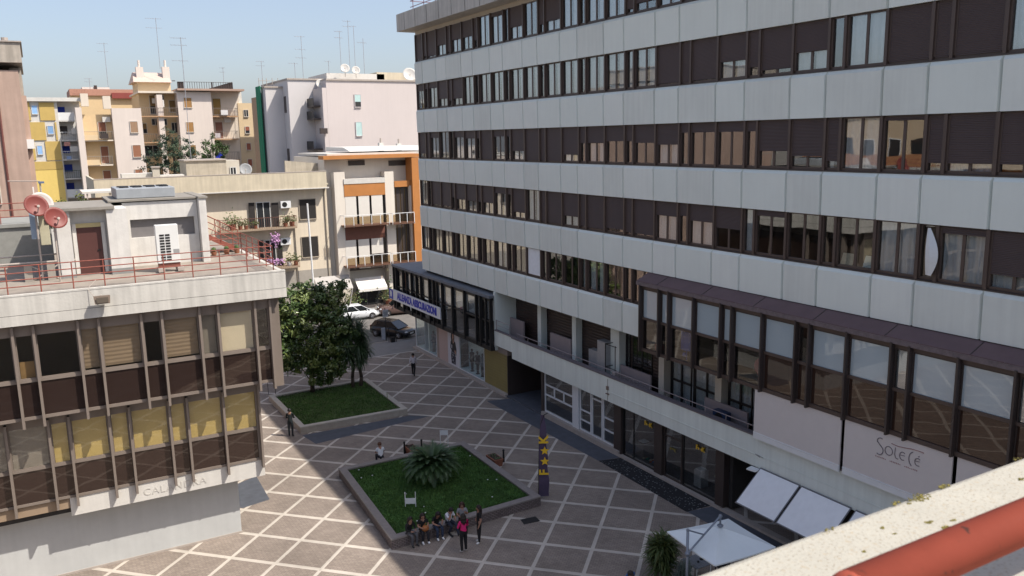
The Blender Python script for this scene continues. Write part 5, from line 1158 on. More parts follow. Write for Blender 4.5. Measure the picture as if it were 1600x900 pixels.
m = MB(); m.box(1.0, 1.14, 37.86, 37.95, 12.1, 14.15); m.box(2.06, 2.2, 37.86, 37.95, 12.1, 14.15); m.box(1.14, 2.06, 37.86, 37.95, 13.98, 14.15, 1); m.build('door_frame', [WP, mat('cream_lintel', (.5, .42, .22), .8)], RH)
dr = MB().box(1.15, 2.05, 37.88, 37.94, 12.1, 13.97).build('door', mat('brown_door', (.09, .035, .03), .5, var=.08), RH)
MB().box(1.85, 1.97, 37.84, 37.88, 13.0, 13.04).build('handle', MT['black'], dr)
m = MB(); m.box(-.1, 2.6, 37.35, 42, 14.71, 14.82); m.box(2.5, 6.5, 39.3, 43, 14.85, 14.93); m.box(6.1, 6.5, 38.85, 43, 14.86, 14.95); m.build('roof', mat('grey_old_roof', (.26, .24, .21), .9, var=.2, scale=2), RH)
r_ = root('rooftop_unit', 'long grey rooftop ventilation box with dark fans above the roof room', 'ventilation unit', (4, 41, 15))
q = MB(); q.box(2.9, 5.3, 39.9, 42.6, 14.94, 15.38); q.build('casing', mat('grey_case', (.30, .32, .34), .5), r_, bevel=.03)
for k in range(4): MB().tube((3.3+.55*k, 41.5, 15.38), (3.3+.55*k, 41.5, 15.43), .24, 0, 14).build('fan', MT['black'], r_)
for k in range(4): MB().tube((3.3+.55*k, 40.8, 15.38), (3.3+.55*k, 40.8, 15.43), .2, 0, 14).build('fan', MT['black'], r_)
# AC unit
r_ = root('outdoor_unit', 'tall white air conditioner with two fan grilles on the corner office roof', 'air conditioner', (4.5, 36.9, 12.2))
q = MB(); q.box(3.98, 4.86, 36.75, 37.1, 12.38, 13.98); q.build('casing', mat('ac_white', (.68, .68, .66), .5, var=.04), r_, bevel=.02)
q = MB()
for i in range(10):
    for j in range(2): q.box(4.12+j*.22, 4.30+j*.22, 36.74, 36.75, 12.48+i*.115, 12.555+i*.115)
q.box(4.62, 4.85, 36.74, 36.75, 12.75, 12.95, 1); q.build('grille', [MT['black'], mat('ac_grey', (.3, .3, .3), .5)], r_)
q = MB(); q.box(3.95, 4.2, 36.5, 37.2, 12.05, 12.2); q.box(4.7, 4.95, 36.5, 37.2, 12.05, 12.2); q.box(4.0, 4.85, 36.8, 37.05, 12.2, 12.379, 1); q.build('foot', [MT['stone'], mat('ac_frame', (.2, .07, .05), .6)], r_)
# dishes with equipment
def dish(c, r_d, d, lab, col, base, name='satellite_dish', group=None):
    r_ = root(name, lab, 'satellite dish', base, group); c = Vector(c); d = Vector(d).normalized(); u = d.orthogonal().normalized(); v = d.cross(u)
    q = MB(); rings = 5; n = 22; vs = []
    for i in range(rings+1):
        rho = r_d*i/rings; z = .22*r_d*(i/rings)**2
        for j in range(n): a = 2*math.pi*j/n; vs.append(c+u*rho*math.cos(a)+v*rho*1.08*math.sin(a)+d*z)
    fs = [(i*n+j, i*n+(j+1) % n, (i+1)*n+(j+1) % n, (i+1)*n+j) for i in range(rings) for j in range(n)]
    q.raw(vs, fs); o = q.build('reflector', mat('dish_paint', col, .5, var=.1, scale=4), r_, smooth=True)
    so_ = o.modifiers.new('s', 'SOLIDIFY'); so_.thickness = .02
    q = MB(); low = c-Vector((0, 0, 1))*r_d*.95+d*.05; f = c+d*r_d*.95-Vector((0, 0, .25*r_d)); q.tube(low, f, .018); q.tube(f, f-d*.12, .05, 0, 10); q.build('feed_arm', MT['stone'], r_)
    q = MB(); q.tube(c-d*.05, c-d*.2, .04); q.tube(c-d*.2, (c.x-d.x*.2, c.y-d.y*.2, base[2]), .035); q.build('mount', MT['stone'], r_); return r_
c1 = atY(56, 322, 37.2); c2 = atY(86, 341, 36.6)
dish(c1, .42, (.25, -1, .35), 'red satellite dish, the left and higher of the pair on the corner office', (.19, .042, .034), (c1.x, 37.4, 12.0))
dish(c2, .41, (.35, -1, .35), 'red satellite dish, the right and lower of the pair on the corner office', (.19, .042, .034), (c2.x, 36.8, 12.0))
c3 = atY(64, 318, 40); dish(c3, .45, (.3, -1, .3), 'pale satellite dish hidden behind the two red ones', (.5, .45, .42), (c3.x, 40.2, 13.8))
r_ = root('transmitter_cabinet', 'beige transmitter cabinet on a scaffold frame beside the red dishes', 'cabinet', (-.2, 37.6, 12))
a = atY(60, 345, 37.6); b = atY(80, 382, 37.6)
q = MB(); q.box(a.x, b.x, 37.5, 37.8, b.z, a.z+.25); q.build('cabinet_box', mat('beige_cab', (.45, .42, .30), .6), r_, bevel=.02)
q = MB(); q.box(a.x+.2, a.x+.42, 37.48, 37.5, a.z-.15, a.z+.05, 0); q.build('meter', MT['brown'], r_)
q = MB(); q.box(a.x-.3, a.x-.05, 37.7, 37.9, b.z+.25, a.z+.35); q.build('junction_box', mat('pale_blue_box', (.3, .38, .48), .6), r_)
q = MB(); q.tube((-2.5, 37.6, 12.75), (1.0, 37.6, 12.72), .04); q.tube((-2.5, 38.2, 12.95), (.5, 38.2, 12.95), .03); q.tube((-.6, 37.6, 12.0), (.4, 37.6, 12.6), .03); q.tube((.4, 37.6, 12.0), (-.6, 37.6, 12.6), .03)
for x in (-.7, .1): q.box(x-.14, x+.14, 37.4, 37.8, 12.01, 12.65, 1)
q.build('frame', [MT['stone'], mat('block_grey', (.32, .29, .25), .9)], r_)

# ---------------------------------------------------------------- houses beyond the street
def px(u, v, Y): p = atY(u, v, Y); return p.x, p.z
def wallbox(r_, u0, u1, vt, Y, depth, m_, name='wall', z0=0, vb=None):
    x0, z = px(u0, vt, Y); x1, _ = px(u1, vt, Y)
    if vb is not None: z0 = px(u0, vb, Y)[1]
    q = MB(); q.box(x0, x1, Y, Y+depth, z0, z); q.build(name, m_, r_); return x0, x1, z
SHM = {}
def hwin(r_, u0, v0, u1, v1, Y, kind='shut', col=(.30, .12, .06), frame=(.6, .56, .5), reveal=.08):
    x0, z1 = px(u0, v0, Y); x1, z0 = px(u1, v1, Y); c = col
    if c not in SHM: SHM[c] = slat('window_shutter', c, .09, .7, strength=.5)
    fk = ('f',)+frame
    if fk not in SHM: SHM[fk] = mat('window_frame', frame, .6)
    q = MB(); t = .06; q.box(x0-t, x0, Y-.05, Y+.02, z0-t, z1+t); q.box(x1, x1+t, Y-.05, Y+.02, z0-t, z1+t); q.box(x0, x1, Y-.05, Y+.02, z1, z1+t); q.box(x0-.05, x1+.05, Y-.12, Y+.02, z0-t-.02, z0)
    w_ = q.build('window', SHM[fk], r_)
    if kind == 'shut': MB().box(x0, x1, Y-.03, Y-.01, z0, z1).build('shutter', SHM[c], w_)
    elif kind == 'half':
        zm = z0+(z1-z0)*.42; MB().box(x0, x1, Y-.03, Y-.01, zm, z1).build('shutter', SHM[c], w_); MB().box(x0, x1, Y-.015, Y-.005, z0, zm).build('pane', DG, w_)
    elif kind == 'open':
        MB().box(x0, x1, Y-.015, Y-.005, z0, z1).build('pane', DG, w_)
        q = MB(); q.box((x0+x1)/2-.03, (x0+x1)/2+.03, Y-.03, Y-.016, z0, z1); q.build('glazing_bar', SHM[fk], w_)
    return w_
DG = glassmat('dark_pane', ior=1.5, base=(.03, .032, .035))
def balcony(r_, u0, u1, vslab, Y, out, m_slab, rail='bars', h=1.0, th=.16, m_rail=None):
    x0, z = px(u0, vslab, Y-out); x1, _ = px(u1, vslab, Y-out)
    b_ = MB().box(x0, x1, Y-out, Y, z-th, z).build('balcony', m_slab, r_)
    q = MB()
    if rail == 'bars':
        n = int((x1-x0)/.22)
        for i in range(n+1): q.box(x0+i*(x1-x0)/n-.012, x0+i*(x1-x0)/n+.012, Y-out, Y-out+.02, z, z+h)
        q.box(x0, x1, Y-out-.02, Y-out+.04, z+h, z+h+.05)
        for xx in (x0, x1): q.box(xx-.02, xx+.02, Y-out, Y, z+h, z+h+.04); [q.box(xx-.01, xx+.01, Y-out*k/4-.01, Y-out*k/4+.01, z, z+h) for k in range(4)]
    else: q.box(x0, x1, Y-out, Y-out+.1, z, z+h); q.box(x0, x0+.1, Y-out+.1, Y, z, z+h); q.box(x1-.1, x1, Y-out+.1, Y, z, z+h)
    q.build('railing', m_rail or m_slab, b_); return x0, x1, z
# A: cream house with deep cornice
HC = mat('cream_render', (.70, .61, .48), .85, var=.07, scale=.5, streak=.08); HC2 = mat('cornice_stone', (.60, .53, .40), .8, var=.12, scale=.8, streak=.15); HW = mat('white_underside', (.6, .58, .54), .7)
H1 = root('cream_house', 'three storey cream house with deep stone cornice and flowered balcony behind the tree', 'house', (14, 81.2, 0))
x1 = px(510, 300, 81.24)[0]; xl = px(152, 290, 81.24)[0]; zt = px(450, 270, 80.3)[1]; zb = px(450, 296, 80.3)[1]
MB().box(xl, x1, 81.24, 93, 0, zb+.3).build('wall', HC, H1)
m = MB(); m.box(xl-.3, x1-.2, 80.3, 80.5, zb+.05, zt); m.box(xl-.3, xl-.1, 80.5, 93, zb+.05, zt); m.box(xl-.3, x1, 80.25, 81.24, zb-.05, zb+.049, 1); m.box(xl-.3, x1, 80.5, 93, zb+.3, zb+.42); m.box(xl-.32, x1-.18, 80.28, 80.52, zt, zt+.07, 2)
m.build('cornice', [HC2, HW, MT['stone']], H1)
m = MB(); m.box(xl, x1+.02, 81.2, 81.24, 0, 4.6); m.build('lower_wall', mat('grey_beige_render', (.36, .33, .29), .85, var=.1), H1)
def louvre(u0, v0, u1, v1, mid=False):
    BLK = (.022, .018, .016)
    if mid:
        w_ = hwin(H1, u0+ (u1-u0)*.26, v0, u0+(u1-u0)*.72, v1, 81.2, 'open', frame=(.7, .7, .68))
        for (a, b) in ((u0, u0+(u1-u0)*.25), (u0+(u1-u0)*.73, u1)):
            xa, za = px(a, v0, 81.1); xb, zb_ = px(b, v1, 81.1); MB().box(xa, xb, 81.05, 81.12, zb_, za).build('shutter', SHB, w_)
    else: hwin(H1, u0, v0, u1, v1, 81.2, 'shut', col=BLK, frame=(.4, .34, .27))
SHB = slat('black_louvre', (.022, .017, .016), .09, .6)
louvre(388, 317, 437, 356, True); louvre(467, 312, 494, 341); louvre(471, 371, 498, 400); louvre(404, 376, 443, 418, True); louvre(312, 321, 321, 352)
louvre(250, 325, 290, 350); louvre(180, 328, 220, 352)
RB = mat('rusty_brown', (.14, .06, .04), .7)
b0 = balcony(H1, 345, 465, 362, 81.24, 1.2, mat('balcony_tan', (.33, .25, .18), .8), 'bars', m_rail=RB)
b1 = balcony(H1, 425, 469, 419, 81.24, 1.2, mat('balcony_tan2', (.33, .25, .18), .8), 'bars', h=.5, m_rail=RB)
m = MB(); m.tube((x1-.25, 81.15, .1), (x1-.25, 81.15, zb), .06); m.tube((px(463, 400, 81.15)[0], 81.15, 1), (px(463, 400, 81.15)[0], 81.15, b0[2]), .05); m.build('downpipe', mat('pipe_beige', (.38, .33, .26), .6), H1)
m = MB()
for xx in [xl+1.2*i for i in range(int((x1-xl)/1.2))]: m.box(xx, xx+.02, 80.29, 80.3, zb+.06, zt)
def hac(u, v, lab):
    x, z = px(u, v, 81.0); r_ = root('outdoor_unit', lab, 'air conditioner', (x, 81.0, z)); q = MB(); q.box(x-.5, x+.5, 80.85, 81.2, z-.35, z+.35); q.build('casing', MT['white'], r_, bevel=.02); q = MB(); q.tube((x-.12, 80.84, z), (x-.12, 80.85, z), .25, 0, 14); q.build('fan_grille', MT['black'], r_)
hac(446, 319.5, 'white air conditioner beside the upper balcony window of the cream house'); hac(446, 377, 'white air conditioner below the balcony of the cream house')
q = MB(); a = px(480, 318, 80); b_ = px(489, 440, 80)
q.tube((a[0], 80, a[1]), (a[0]+.15, 80, 0), .09, 0, 8); r_ = root('flag_pole', 'tall thin white pole in front of the cream house', 'pole', (a[0], 80, 0)); q.build('pole', MT['white'], r_)
BL = [mat('foliage_mid', (.06, .10, .03), .6, var=.4, scale=2), mat('foliage_dry', (.12, .12, .04), .6, var=.4, scale=2)]
def potplant(x, y, z, s_, lab, ms=BL, n=70, pot=(.26, .10, .06), droop=0):
    r_ = root('potted_plant', lab, 'potted plant', (x, y, z), None); q = MB(); q.tube((x, y, z), (x, y, z+.3*s_+.12), .13*s_+.06, 0, 10, .17*s_+.07); q.build('pot', mat('pot', pot, .8), r_)
    q = MB()
    for k in range(n):
        p = Vector((x+random.gauss(0, .28)*s_, y+random.gauss(0, .2)*s_, z+.3*s_+.15+abs(random.gauss(0, .35))*s_-droop*random.random())); a = Vector((random.uniform(-1, 1), random.uniform(-1, 1), random.uniform(-.5, 1))).normalized()*.13; b = a.orthogonal().normalized()*.06
        q.face([p-a, p-b, p+a, p+b], k % 2)
    q.build('leaves', ms, r_); return r_
labs = ['yucca-like plant at the left end of the flowered balcony', 'reddish pot with low greenery second from the left on the flowered balcony', 'small pot with sparse greenery in front of the left shutter of the flowered balcony', 'low pot under the balcony window of the cream house', 'tall green plant in a clay pot near the right end of the flowered balcony', 'leafy pot at the far right end of the flowered balcony']
xs = [364, 376, 385, 400, 447, 457]
for i, u in enumerate(xs):
    x = px(u, 362, 80.5)[0]; potplant(x, 80.5, b0[2], (1.5, .8, .8, .6, .9, 1.1)[i], labs[i], n=(130, 60, 50, 40, 70, 90)[i])
purp = mat('wisteria', (.50, .28, .50), .7, var=.3)
x = px(430, 372, 79.95)[0]; z = px(430, 372, 79.95)[1]; q = MB()
for k in range(170):
    p = Vector((x+random.gauss(0, .2), 79.95+random.gauss(0, .1), z+random.gauss(-.05, .28))); a = Vector((random.uniform(-1, 1), random.uniform(-1, 1), random.uniform(-1, 1))).normalized()*.1; q.face([p-a, p-a.orthogonal().normalized()*.06, p+a, p+a.orthogonal().normalized()*.06])
tag(q.build('hanging_flowers', purp), 'lilac flowers hanging over the upper balcony rail of the cream house', 'flowers')
x, z = px(430, 408, 79.95); q = MB()
for k in range(90):
    p = Vector((x+random.gauss(0, .35), 79.95+random.gauss(0, .12), z+random.gauss(0, .15))); a = Vector((random.uniform(-1, 1), random.uniform(-1, 1), random.uniform(-1, 1))).normalized()*.1; q.face([p-a, p-a.orthogonal().normalized()*.06, p+a, p+a.orthogonal().normalized()*.06])
tag(q.build('hanging_flowers', purp), 'smaller lilac flower cluster on the lower balcony of the cream house', 'flowers')
potplant(px(452, 418, 80.5)[0], 80.5, b1[2], 1.0, 'bright green plant in a white pot on the lower balcony', pot=(.6, .6, .6)); potplant(px(463, 418, 80.5)[0], 80.5, b1[2], .9, 'yellow-green plant at the right end of the lower balcony')
# things on the cream house roof
CS = mat('old_stone_render', (.46, .41, .33), .9, var=.2, scale=1.5, streak=.2)
r_ = root('roof_hut', 'weathered stone roof hut on the cream house', 'roof hut', (14, 84, 14))
xa, za = px(290, 252, 84); xb, _ = px(353, 252, 84); MB().box(xa, xb, 84, 88, 13, za).build('wall', CS, r_); MB().box(xa-.15, xb+.1, 83.85, 88, za, za+.12).build('roof', MT['stone'], r_)
r_ = root('roof_hut', 'small cream roof hut with a window beside the weathered stone one', 'roof hut', (16, 85, 14)); xc, zc = px(372, 250, 85)
MB().box(xb+.1, xc, 84.6, 88, 13, zc).build('wall', MT['soffit'], r_); hwin(r_, 360, 262, 369, 275, 84.55, 'open', frame=(.6, .6, .58))
r_ = root('parapet_wall', 'white low parapet blocks along the edge of the cream house roof', 'wall', (8, 83, 14))
for (u0, u1, v0) in ((190, 246, 272), (248, 288, 274), (366, 432, 276)):
    a, z1_ = px(u0, v0, 83); b, _ = px(u1, v0, 83); MB().box(a, b, 83, 84.5, 13, z1_).build('wall', HW, r_)
xq, zq = px(243, 262, 82.5); r_ = root('chimney', 'short cream chimney standing on the cream house roof edge', 'chimney', (xq, 82.5, 13.5)); MB().box(xq-.3, xq+.3, 82.3, 82.9, 13, zq).build('stack', MT['soffit'], r_); MB().box(xq-.38, xq+.38, 82.2, 83, zq, zq+.12).build('cap', MT['stone'], r_)
r_ = root('parapet_wall', 'long curved-top grey concrete parapet to the right of the cream house roof', 'wall', (22, 84, 13)); xa, za = px(445, 251, 84); xb, zb2 = px(507, 256, 84)
q = MB(); q.hexa([(xa, 84, 12), (xb, 84, 12), (xb, 84.3, 12), (xa, 84.3, 12)], [(xa, 84, za), (xb, 84, zb2), (xb, 84.3, zb2), (xa, 84.3, za)]); q.build('wall', CS, r_)
# B: modern house with orange bands
H2 = root('orange_band_house', 'modern white house with orange roof beam, white blinds and glass balconies', 'house', (28, 80.5, 0)); Y2_ = 80.6
HWc = mat('warm_white_render', (.72, .66, .58), .8, var=.04, scale=.6, streak=.05); ORG_ = mat('orange_paint', (.46, .19, .055), .6, var=.12, scale=1); 
x0, z0 = px(512, 252, Y2_); xR = px(700, 250, Y2_)[0]
MB().box(x0, xR, Y2_+1.2, 93, 0, px(560, 245, Y2_)[1]).build('wall', HWc, H2)
xs0 = px(521, 300, Y2_)[0]
def pil(u0, u1, vt, m_=None, y0=0., name='pilaster', v_at=300):
    a = px(u0, v_at, Y2_-y0)[0]; b = px(u1, v_at, Y2_-y0)[0]; MB().box(a, b, Y2_-y0, Y2_+1.19, 0, px((u0+u1)/2, vt, Y2_-y0)[1]).build(name, m_ or HWc, H2); return a, b
pa = pil(523, 540, 269); pb = pil(602, 616, 268); pc = pil(645, 656, 246, ORG_, .5, 'column'); pil(640, 645, 290, HWc, .1)
m = MB(); a, z = px(505, 244, Y2_-.5); b, z2 = px(655, 247, Y2_-.5); m.box(a, b, Y2_-.5, Y2_+1.2, z-.35, z); m.build('roof_beam', ORG_, H2)
m = MB(); m.box(a+.8, b+4, Y2_+.9, 92, z+.01, z+.2); m.hexa([(px(537, 240, 84)[0], 82, z+.35), (b+3, 82, z+.35), (b+3, 90, z+.35), (px(537, 240, 84)[0], 90, z+.35)], [(px(537, 240, 84)[0], 84, z+.75), (b+3, 84, z+.75), (b+3, 90, z+.8), (px(537, 240, 84)[0], 90, z+.8)]); m.build('roof', HW, H2)
for (u0, u1) in ((544, 570), (607, 640)): x_, z_ = px(u0, 251, Y2_+1.15); x2_, z2_ = px(u1, 258, Y2_+1.15); MB().box(x_, x2_, Y2_+1.12, Y2_+1.2, z2_, z_).build('window', MT['brown'], H2)
def band(u0, u1, v0, v1, m_, yo, th=.15, name='panel'):
    a, z1_ = px(u0, v0, Y2_-yo); b, z0_ = px(u1, v1, Y2_-yo); return MB().box(a, b, Y2_-yo, Y2_-yo+th, z0_, z1_).build(name, m_, H2)
band(537, 602, 280, 285, HW, .1, 1.3, 'terrace_edge'); band(537, 602, 285, 304, ORG_, .05); band(616, 645, 283, 291, ORG_, .05); band(539, 602, 355, 371, mat('rust_band', (.17, .07, .05), .7), .03)
BLW = mat('white_roller_blind', (.68, .65, .60), .8, var=.03)
for (v0, v1) in ((304, 353), (371, 418)):
    for k in range(3): u0 = 539+k*20.5; band(u0, u0+19.6, v0, v1 if not (v0 > 360 and k == 2) else 395, BLW, .02, .04, 'blind')
    band(537, 603, v0, v1, MT['brown'], -.3, .1, 'window')
BG = glassmat('bronze_pane', ior=1.5, base=(.10, .065, .03), gl=(1, .9, .7)); GLB = glassmat('balcony_glass', (.7, .62, .5), 1.4)
for (v0, v1) in ((291, 347), (352, 400), (404, 440)): band(616, 645, v0, v1, BG, -.4, .05, 'window')
for k in range(4): band(617+k*7, 618+k*7, 291, 440, MT['brown'], -.35, .04, 'glazing_bar')
for (u0, u1, vs_) in ((539, 609, 353.5), (543, 611, 417.5), (614, 648, 349), (614, 650, 411)):
    a, z_ = px(u0, vs_, Y2_-1.2); b, _ = px(u1, vs_, Y2_-1.2)
    bb = MB().box(a, b, Y2_-1.2, Y2_, z_-.14, z_).build('balcony', mat('brown_slab', (.14, .07, .045), .7), H2)
    q = MB(); n = 5 if u1-u0 > 50 else 3
    for i in range(n+1): xx = a+(b-a)*i/n; q.box(xx-.03, xx+.03, Y2_-1.2, Y2_-1.15, z_-.15, z_+.95)
    q.tube((a, Y2_-1.2, z_+1.0), (b, Y2_-1.2, z_+1.0), .03); q.tube((a, Y2_-1.2, z_+1.0), (a, Y2_, z_+1.0), .03); q.build('railing', MT['white'], bb)
    q = MB(); q.box(a, b, Y2_-1.13, Y2_-1.12, z_+.1, z_+.85); q.build('glass_panel', GLB, bb)
a, z1_ = px(548, 436, Y2_); b, _ = px(604, 436, Y2_); z0_ = px(570, 452, Y2_-1.2)[1]
q = MB(); q.hexa([(a+.4, Y2_-1.2, z0_), (b-.4, Y2_-1.2, z0_), (b-.4, Y2_, z1_-.05), (a+.4, Y2_, z1_-.05)], [(a+.4, Y2_-1.2, z0_+.04), (b-.4, Y2_-1.2, z0_+.04), (b-.4, Y2_, z1_), (a+.4, Y2_, z1_)]); q.box(a+.4, b-.4, Y2_-1.22, Y2_-1.19, z0_-.25, z0_)
tag(q.build('shop_awning', mat('awning_cream', (.75, .72, .68), .8)), 'white cloth awning over the storefront across the street', 'awning')
q = MB(); xa, za = px(548, 430, 79.5); q.hexa([(xa-3.5, 78.8, 2.6), (xa+.1, 79.2, 2.6), (xa+.1, 80.5, 3.8), (xa-3.5, 80.5, 3.8)], [(xa-3.5, 78.8, 2.65), (xa+.1, 79.2, 2.65), (xa+.1, 80.5, 3.85), (xa-3.5, 80.5, 3.85)]); q.tube((xa, 79.2, 2.6), (xa-.6, 79, 0), .05)
tag(q.build('shop_awning', mat('awning_grey', (.42, .40, .38), .8)), 'grey-white awning left of the storefront, partly hidden by the tree', 'awning')
band(557, 599, 451, 481, DG, .01, .05, 'shop_window'); band(573, 574.5, 451, 481, MT['white'], .05, .05, 'glazing_bar'); band(598, 600, 449, 481, MT['brown'], .05, .05, 'frame'); band(556, 600, 479, 482, MT['stone'], .06, .08, 'sill')
for (x, lab, s_) in ((px(550, 475, 79.6)[0], 'leafy shrub left of the storefront', 2.2), (px(609, 470, 79.6)[0], 'thin leafy shrub right of the storefront behind the brown car', 2.2)): potplant(x, 79.7, .12, s_, lab, n=260)

# C: tall pinkish blocks
PKW = mat('pale_pink_render', (.57, .51, .49), .85, var=.04, scale=.3, streak=.03); PKG = mat('pale_grey_render', (.57, .545, .54), .85, var=.04, scale=.3)
H3 = root('pink_block', 'tall plain pale pink block with two small windows beside the office block', 'apartment block', (38, 100, 0))
x0, x1_, z = wallbox(H3, 509, 712, 125.5, 100, 14, PKW); MB().box(x0, x1_, 99.85, 114, z, z+.2).build('roof_edge', MT['stone'], H3)
MB().box(px(503, 137, 100)[0], x0-.01, 100.01, 112, 0, px(505, 137, 100)[1]).build('wall', PKW, H3)
hwin(H3, 554, 148, 564, 167, 99.95, 'half', (.45, .62, .60), (.55, .5, .5)); hwin(H3, 556, 191, 566, 212, 99.95, 'shut', (.45, .62, .60), (.55, .5, .5)); hwin(H3, 558, 235, 566, 250, 99.95, 'shut', (.2, .2, .2), (.55, .5, .5))
xa, za = px(510, 114, 104); xb, _ = px(600, 108, 104); MB().box(xa, xb, 104, 112, z, za).build('roof_room', HW, H3); MB().box(px(580, 116, 106)[0], px(650, 116, 106)[0], 104, 112, z, px(600, 115, 106)[1]).build('roof_room', HC2, H3)
H4 = root('grey_pink_block', 'pale block set back behind the pink one with a diagonal shadow on its wall', 'apartment block', (30, 104, 0))
x0, x1_, z = wallbox(H4, 449, 505, 124.5, 103.8, 14, PKG); MB().box(x0-.1, x1_, 103.65, 117, z, z+.18).build('roof_edge', MT['stone'], H4); H4x = x0
for z_ in (21.8, 15.4, 9): MB().box(x0-.04, x0, 105, 106, z_-1, z_+1).build('window', MT['brown'], H4)
for v_ in (185, 232, 165): x_, z_ = px(503, v_, 101.5); MB().box(x_-1.2, x_, 101, 103.7, z_-.15, z_).build('balcony', MT['brown'], H4); MB().box(x_-1.2, x_-1.15, 101, 103.7, z_, z_+.9).build('railing', MT['black'], H4)
x_ = px(497, 130, 103.6)[0]
H5 = root('set_back_block', 'narrow pale block with green scaffold netting on its left side', 'apartment block', (26, 108, 0))
x0, x1_, z = wallbox(H5, 414, 446, 137, 106.3, 2, PKG); MB().box(x0-.1, x1_, 106.15, 108.4, z, z+.18).build('roof_edge', MT['stone'], H5)
q = MB(); x_, z_ = px(410, 135, 108.4); q.box(x0-.35, x0-.25, 107.6, 109.9, 0, z_); q.build('scaffold_net', mat('green_net', (.02, .20, .11), .9, var=.2, scale=1.5), H5)
q = MB()
for u in (404, 410, 416, 425, 434): x_, z_ = px(u, 122, 110); q.tube((x_, 110, z-.5), (x_, 110, z_), .04)
x_, z_ = px(404, 126, 110); q.tube((x_, 110, z_), (x_+4, 110, z_), .03); q.build('scaffold_tube', MT['stone'], H5)
MB().box(x0-.2, x0+6, 109.9, 113.2, 0, px(400, 152, 111)[1]).build('side_wall', mat('tan_brown_render', (.40, .28, .19), .85), H5); MB().box(x0, x0+5, 108.4, 109.8, 0, z-.5).build('rear_wall', PKG, H5)

# D: cream apartments with balconies
YD = 120.
CW = mat('light_cream_render', (.68, .60, .50), .85, var=.05, scale=.3, streak=.05); PW = mat('pinkish_white_render', (.67, .59, .53), .85, var=.05, scale=.3, streak=.05); TW = mat('tan_render', (.64, .50, .32), .85, var=.06, scale=.3); OR = mat('ochre_recess', (.64, .48, .28), .85, var=.06)
H6 = root('balcony_apartments', 'cream apartment block with stacked balconies and a gabled stair house on its roof', 'apartment block', (15, 120, 0))
wallbox(H6, 276, 329, 143, YD, 2.4, PW); wallbox(H6, 329, 372, 143, YD+1.6, 10, CW)
a, z = px(277, 141, YD-.8); b, _ = px(382, 144, YD-.8); MB().box(a, b, YD-.8, YD+12, z, z+.25).build('roof_edge', mat('pink_edge', (.40, .28, .22), .8), H6)
wallbox(H6, 216, 276, 146, YD+2.5, 9, OR); a, z = px(216, 145, YD+.5); b, _ = px(277, 145, YD+.5); MB().box(a, b, YD+.5, YD+12, z, z+.25).build('roof_edge', CW, H6)
a, z = px(247, 148, YD+.6); MB().box(a-.25, a+.45, YD+.4, YD+2.5, 0, z).build('pilaster', PW, H6)
wallbox(H6, 214, 266, 128, YD+3, 6, TW, 'stair_house'); a, z = px(208, 128, YD+2.5); b, _ = px(268, 128, YD+2.5); _, zt_ = px(230, 113, YD+4.5)
q = MB(); q.hexa([(a, YD+2.3, z), (b, YD+2.3, z), (b, YD+9, z), (a, YD+9, z)], [(a+.3, YD+5, zt_), (b-.3, YD+5, zt_), (b-.3, YD+6, zt_), (a+.3, YD+6, zt_)]); q.build('gable_roof', mat('pale_roof', (.55, .42, .36), .8), H6)
for u in (217, 258): x_, z_ = px(u, 105, YD+4); q = MB(); q.box(x_-.45, x_+.45, YD+3.5, YD+4.4, zt_-1.2, z_); q.tube((x_, YD+4, z_), (x_, YD+4, z_+.9), .15); q.build('chimney', PW, H6)
for (u0, v0, u1, v1) in ((287, 153, 300, 168), (291, 191, 303, 206), (296, 227, 307, 243)): hwin(H6, u0, v0, u1, v1, YD-.02, 'shut', (.34, .18, .06))
for (u0, v0, u1, v1, c) in ((332, 154, 346, 179, (.28, .18, .05)), (336, 191, 349, 216, (.22, .11, .08)), (340, 228, 352, 248, (.08, .06, .05))): hwin(H6, u0, v0, u1, v1, YD+1.55, 'shut', c)
for (u0, v0, u1, v1, k) in ((264, 157, 276, 175, 'shut'), (233, 149, 244, 178, 'half'), (249, 149, 256, 156, 'open'), (237, 186, 248, 195, 'open'), (250, 186, 261, 195, 'open'), (223, 193, 230, 208, 'half'), (268, 192, 278, 207, 'open'), (226, 228, 252, 243, 'open')): hwin(H6, u0, v0, u1, v1, YD+2.45, k, (.20, .13, .05))
for (u0, u1, v_) in ((218, 248, 181), (249, 279, 181), (223, 247, 222), (330, 372, 181), (333, 373, 217), (335, 375, 250)): balcony(H6, u0, u1, v_, YD+1.5, 1.4, mat('balcony_edge', (.42, .26, .15), .8), 'bars', m_rail=mat('rail_grey', (.2, .17, .15), .6))
MB().box(px(270, 141, YD)[0], px(275, 141, YD)[0], YD, YD+.1, z, z+.1).build('vent', MT['brown'], H6)
q = MB(); a, z = px(278, 141, YD); b, _ = px(364, 141, YD)
for i in range(24): x_ = a+(b-a)*i/23; q.tube((x_, YD, z), (x_, YD, z+1.1), .03, 0, 5)
q.tube((a, YD, z+1.1), (b, YD, z+1.1), .03); q.box(a, a+.8, YD+.05, YD+.1, z+.1, z+1.1); q.box(a+4.3, a+4.5, YD+.05, YD+.1, z+.1, z+1.1); q.hexa([(b-3.2, YD+.1, z+.2), (b, YD+.1, z+.2), (b, YD+.2, z+.2), (b-3.2, YD+.2, z+.2)], [(b-3.2, YD+.1, z+.25), (b, YD+.1, z+1.2), (b, YD+.2, z+1.2), (b-3.2, YD+.2, z+.25)]); q.build('roof_railing', MT['brown'], H6)
H7 = root('tan_block', 'narrow tan block with four small reddish shutters one above another', 'apartment block', (25, 118, 0))
wallbox(H7, 371, 396, 161, YD+1.5, 5, TW)
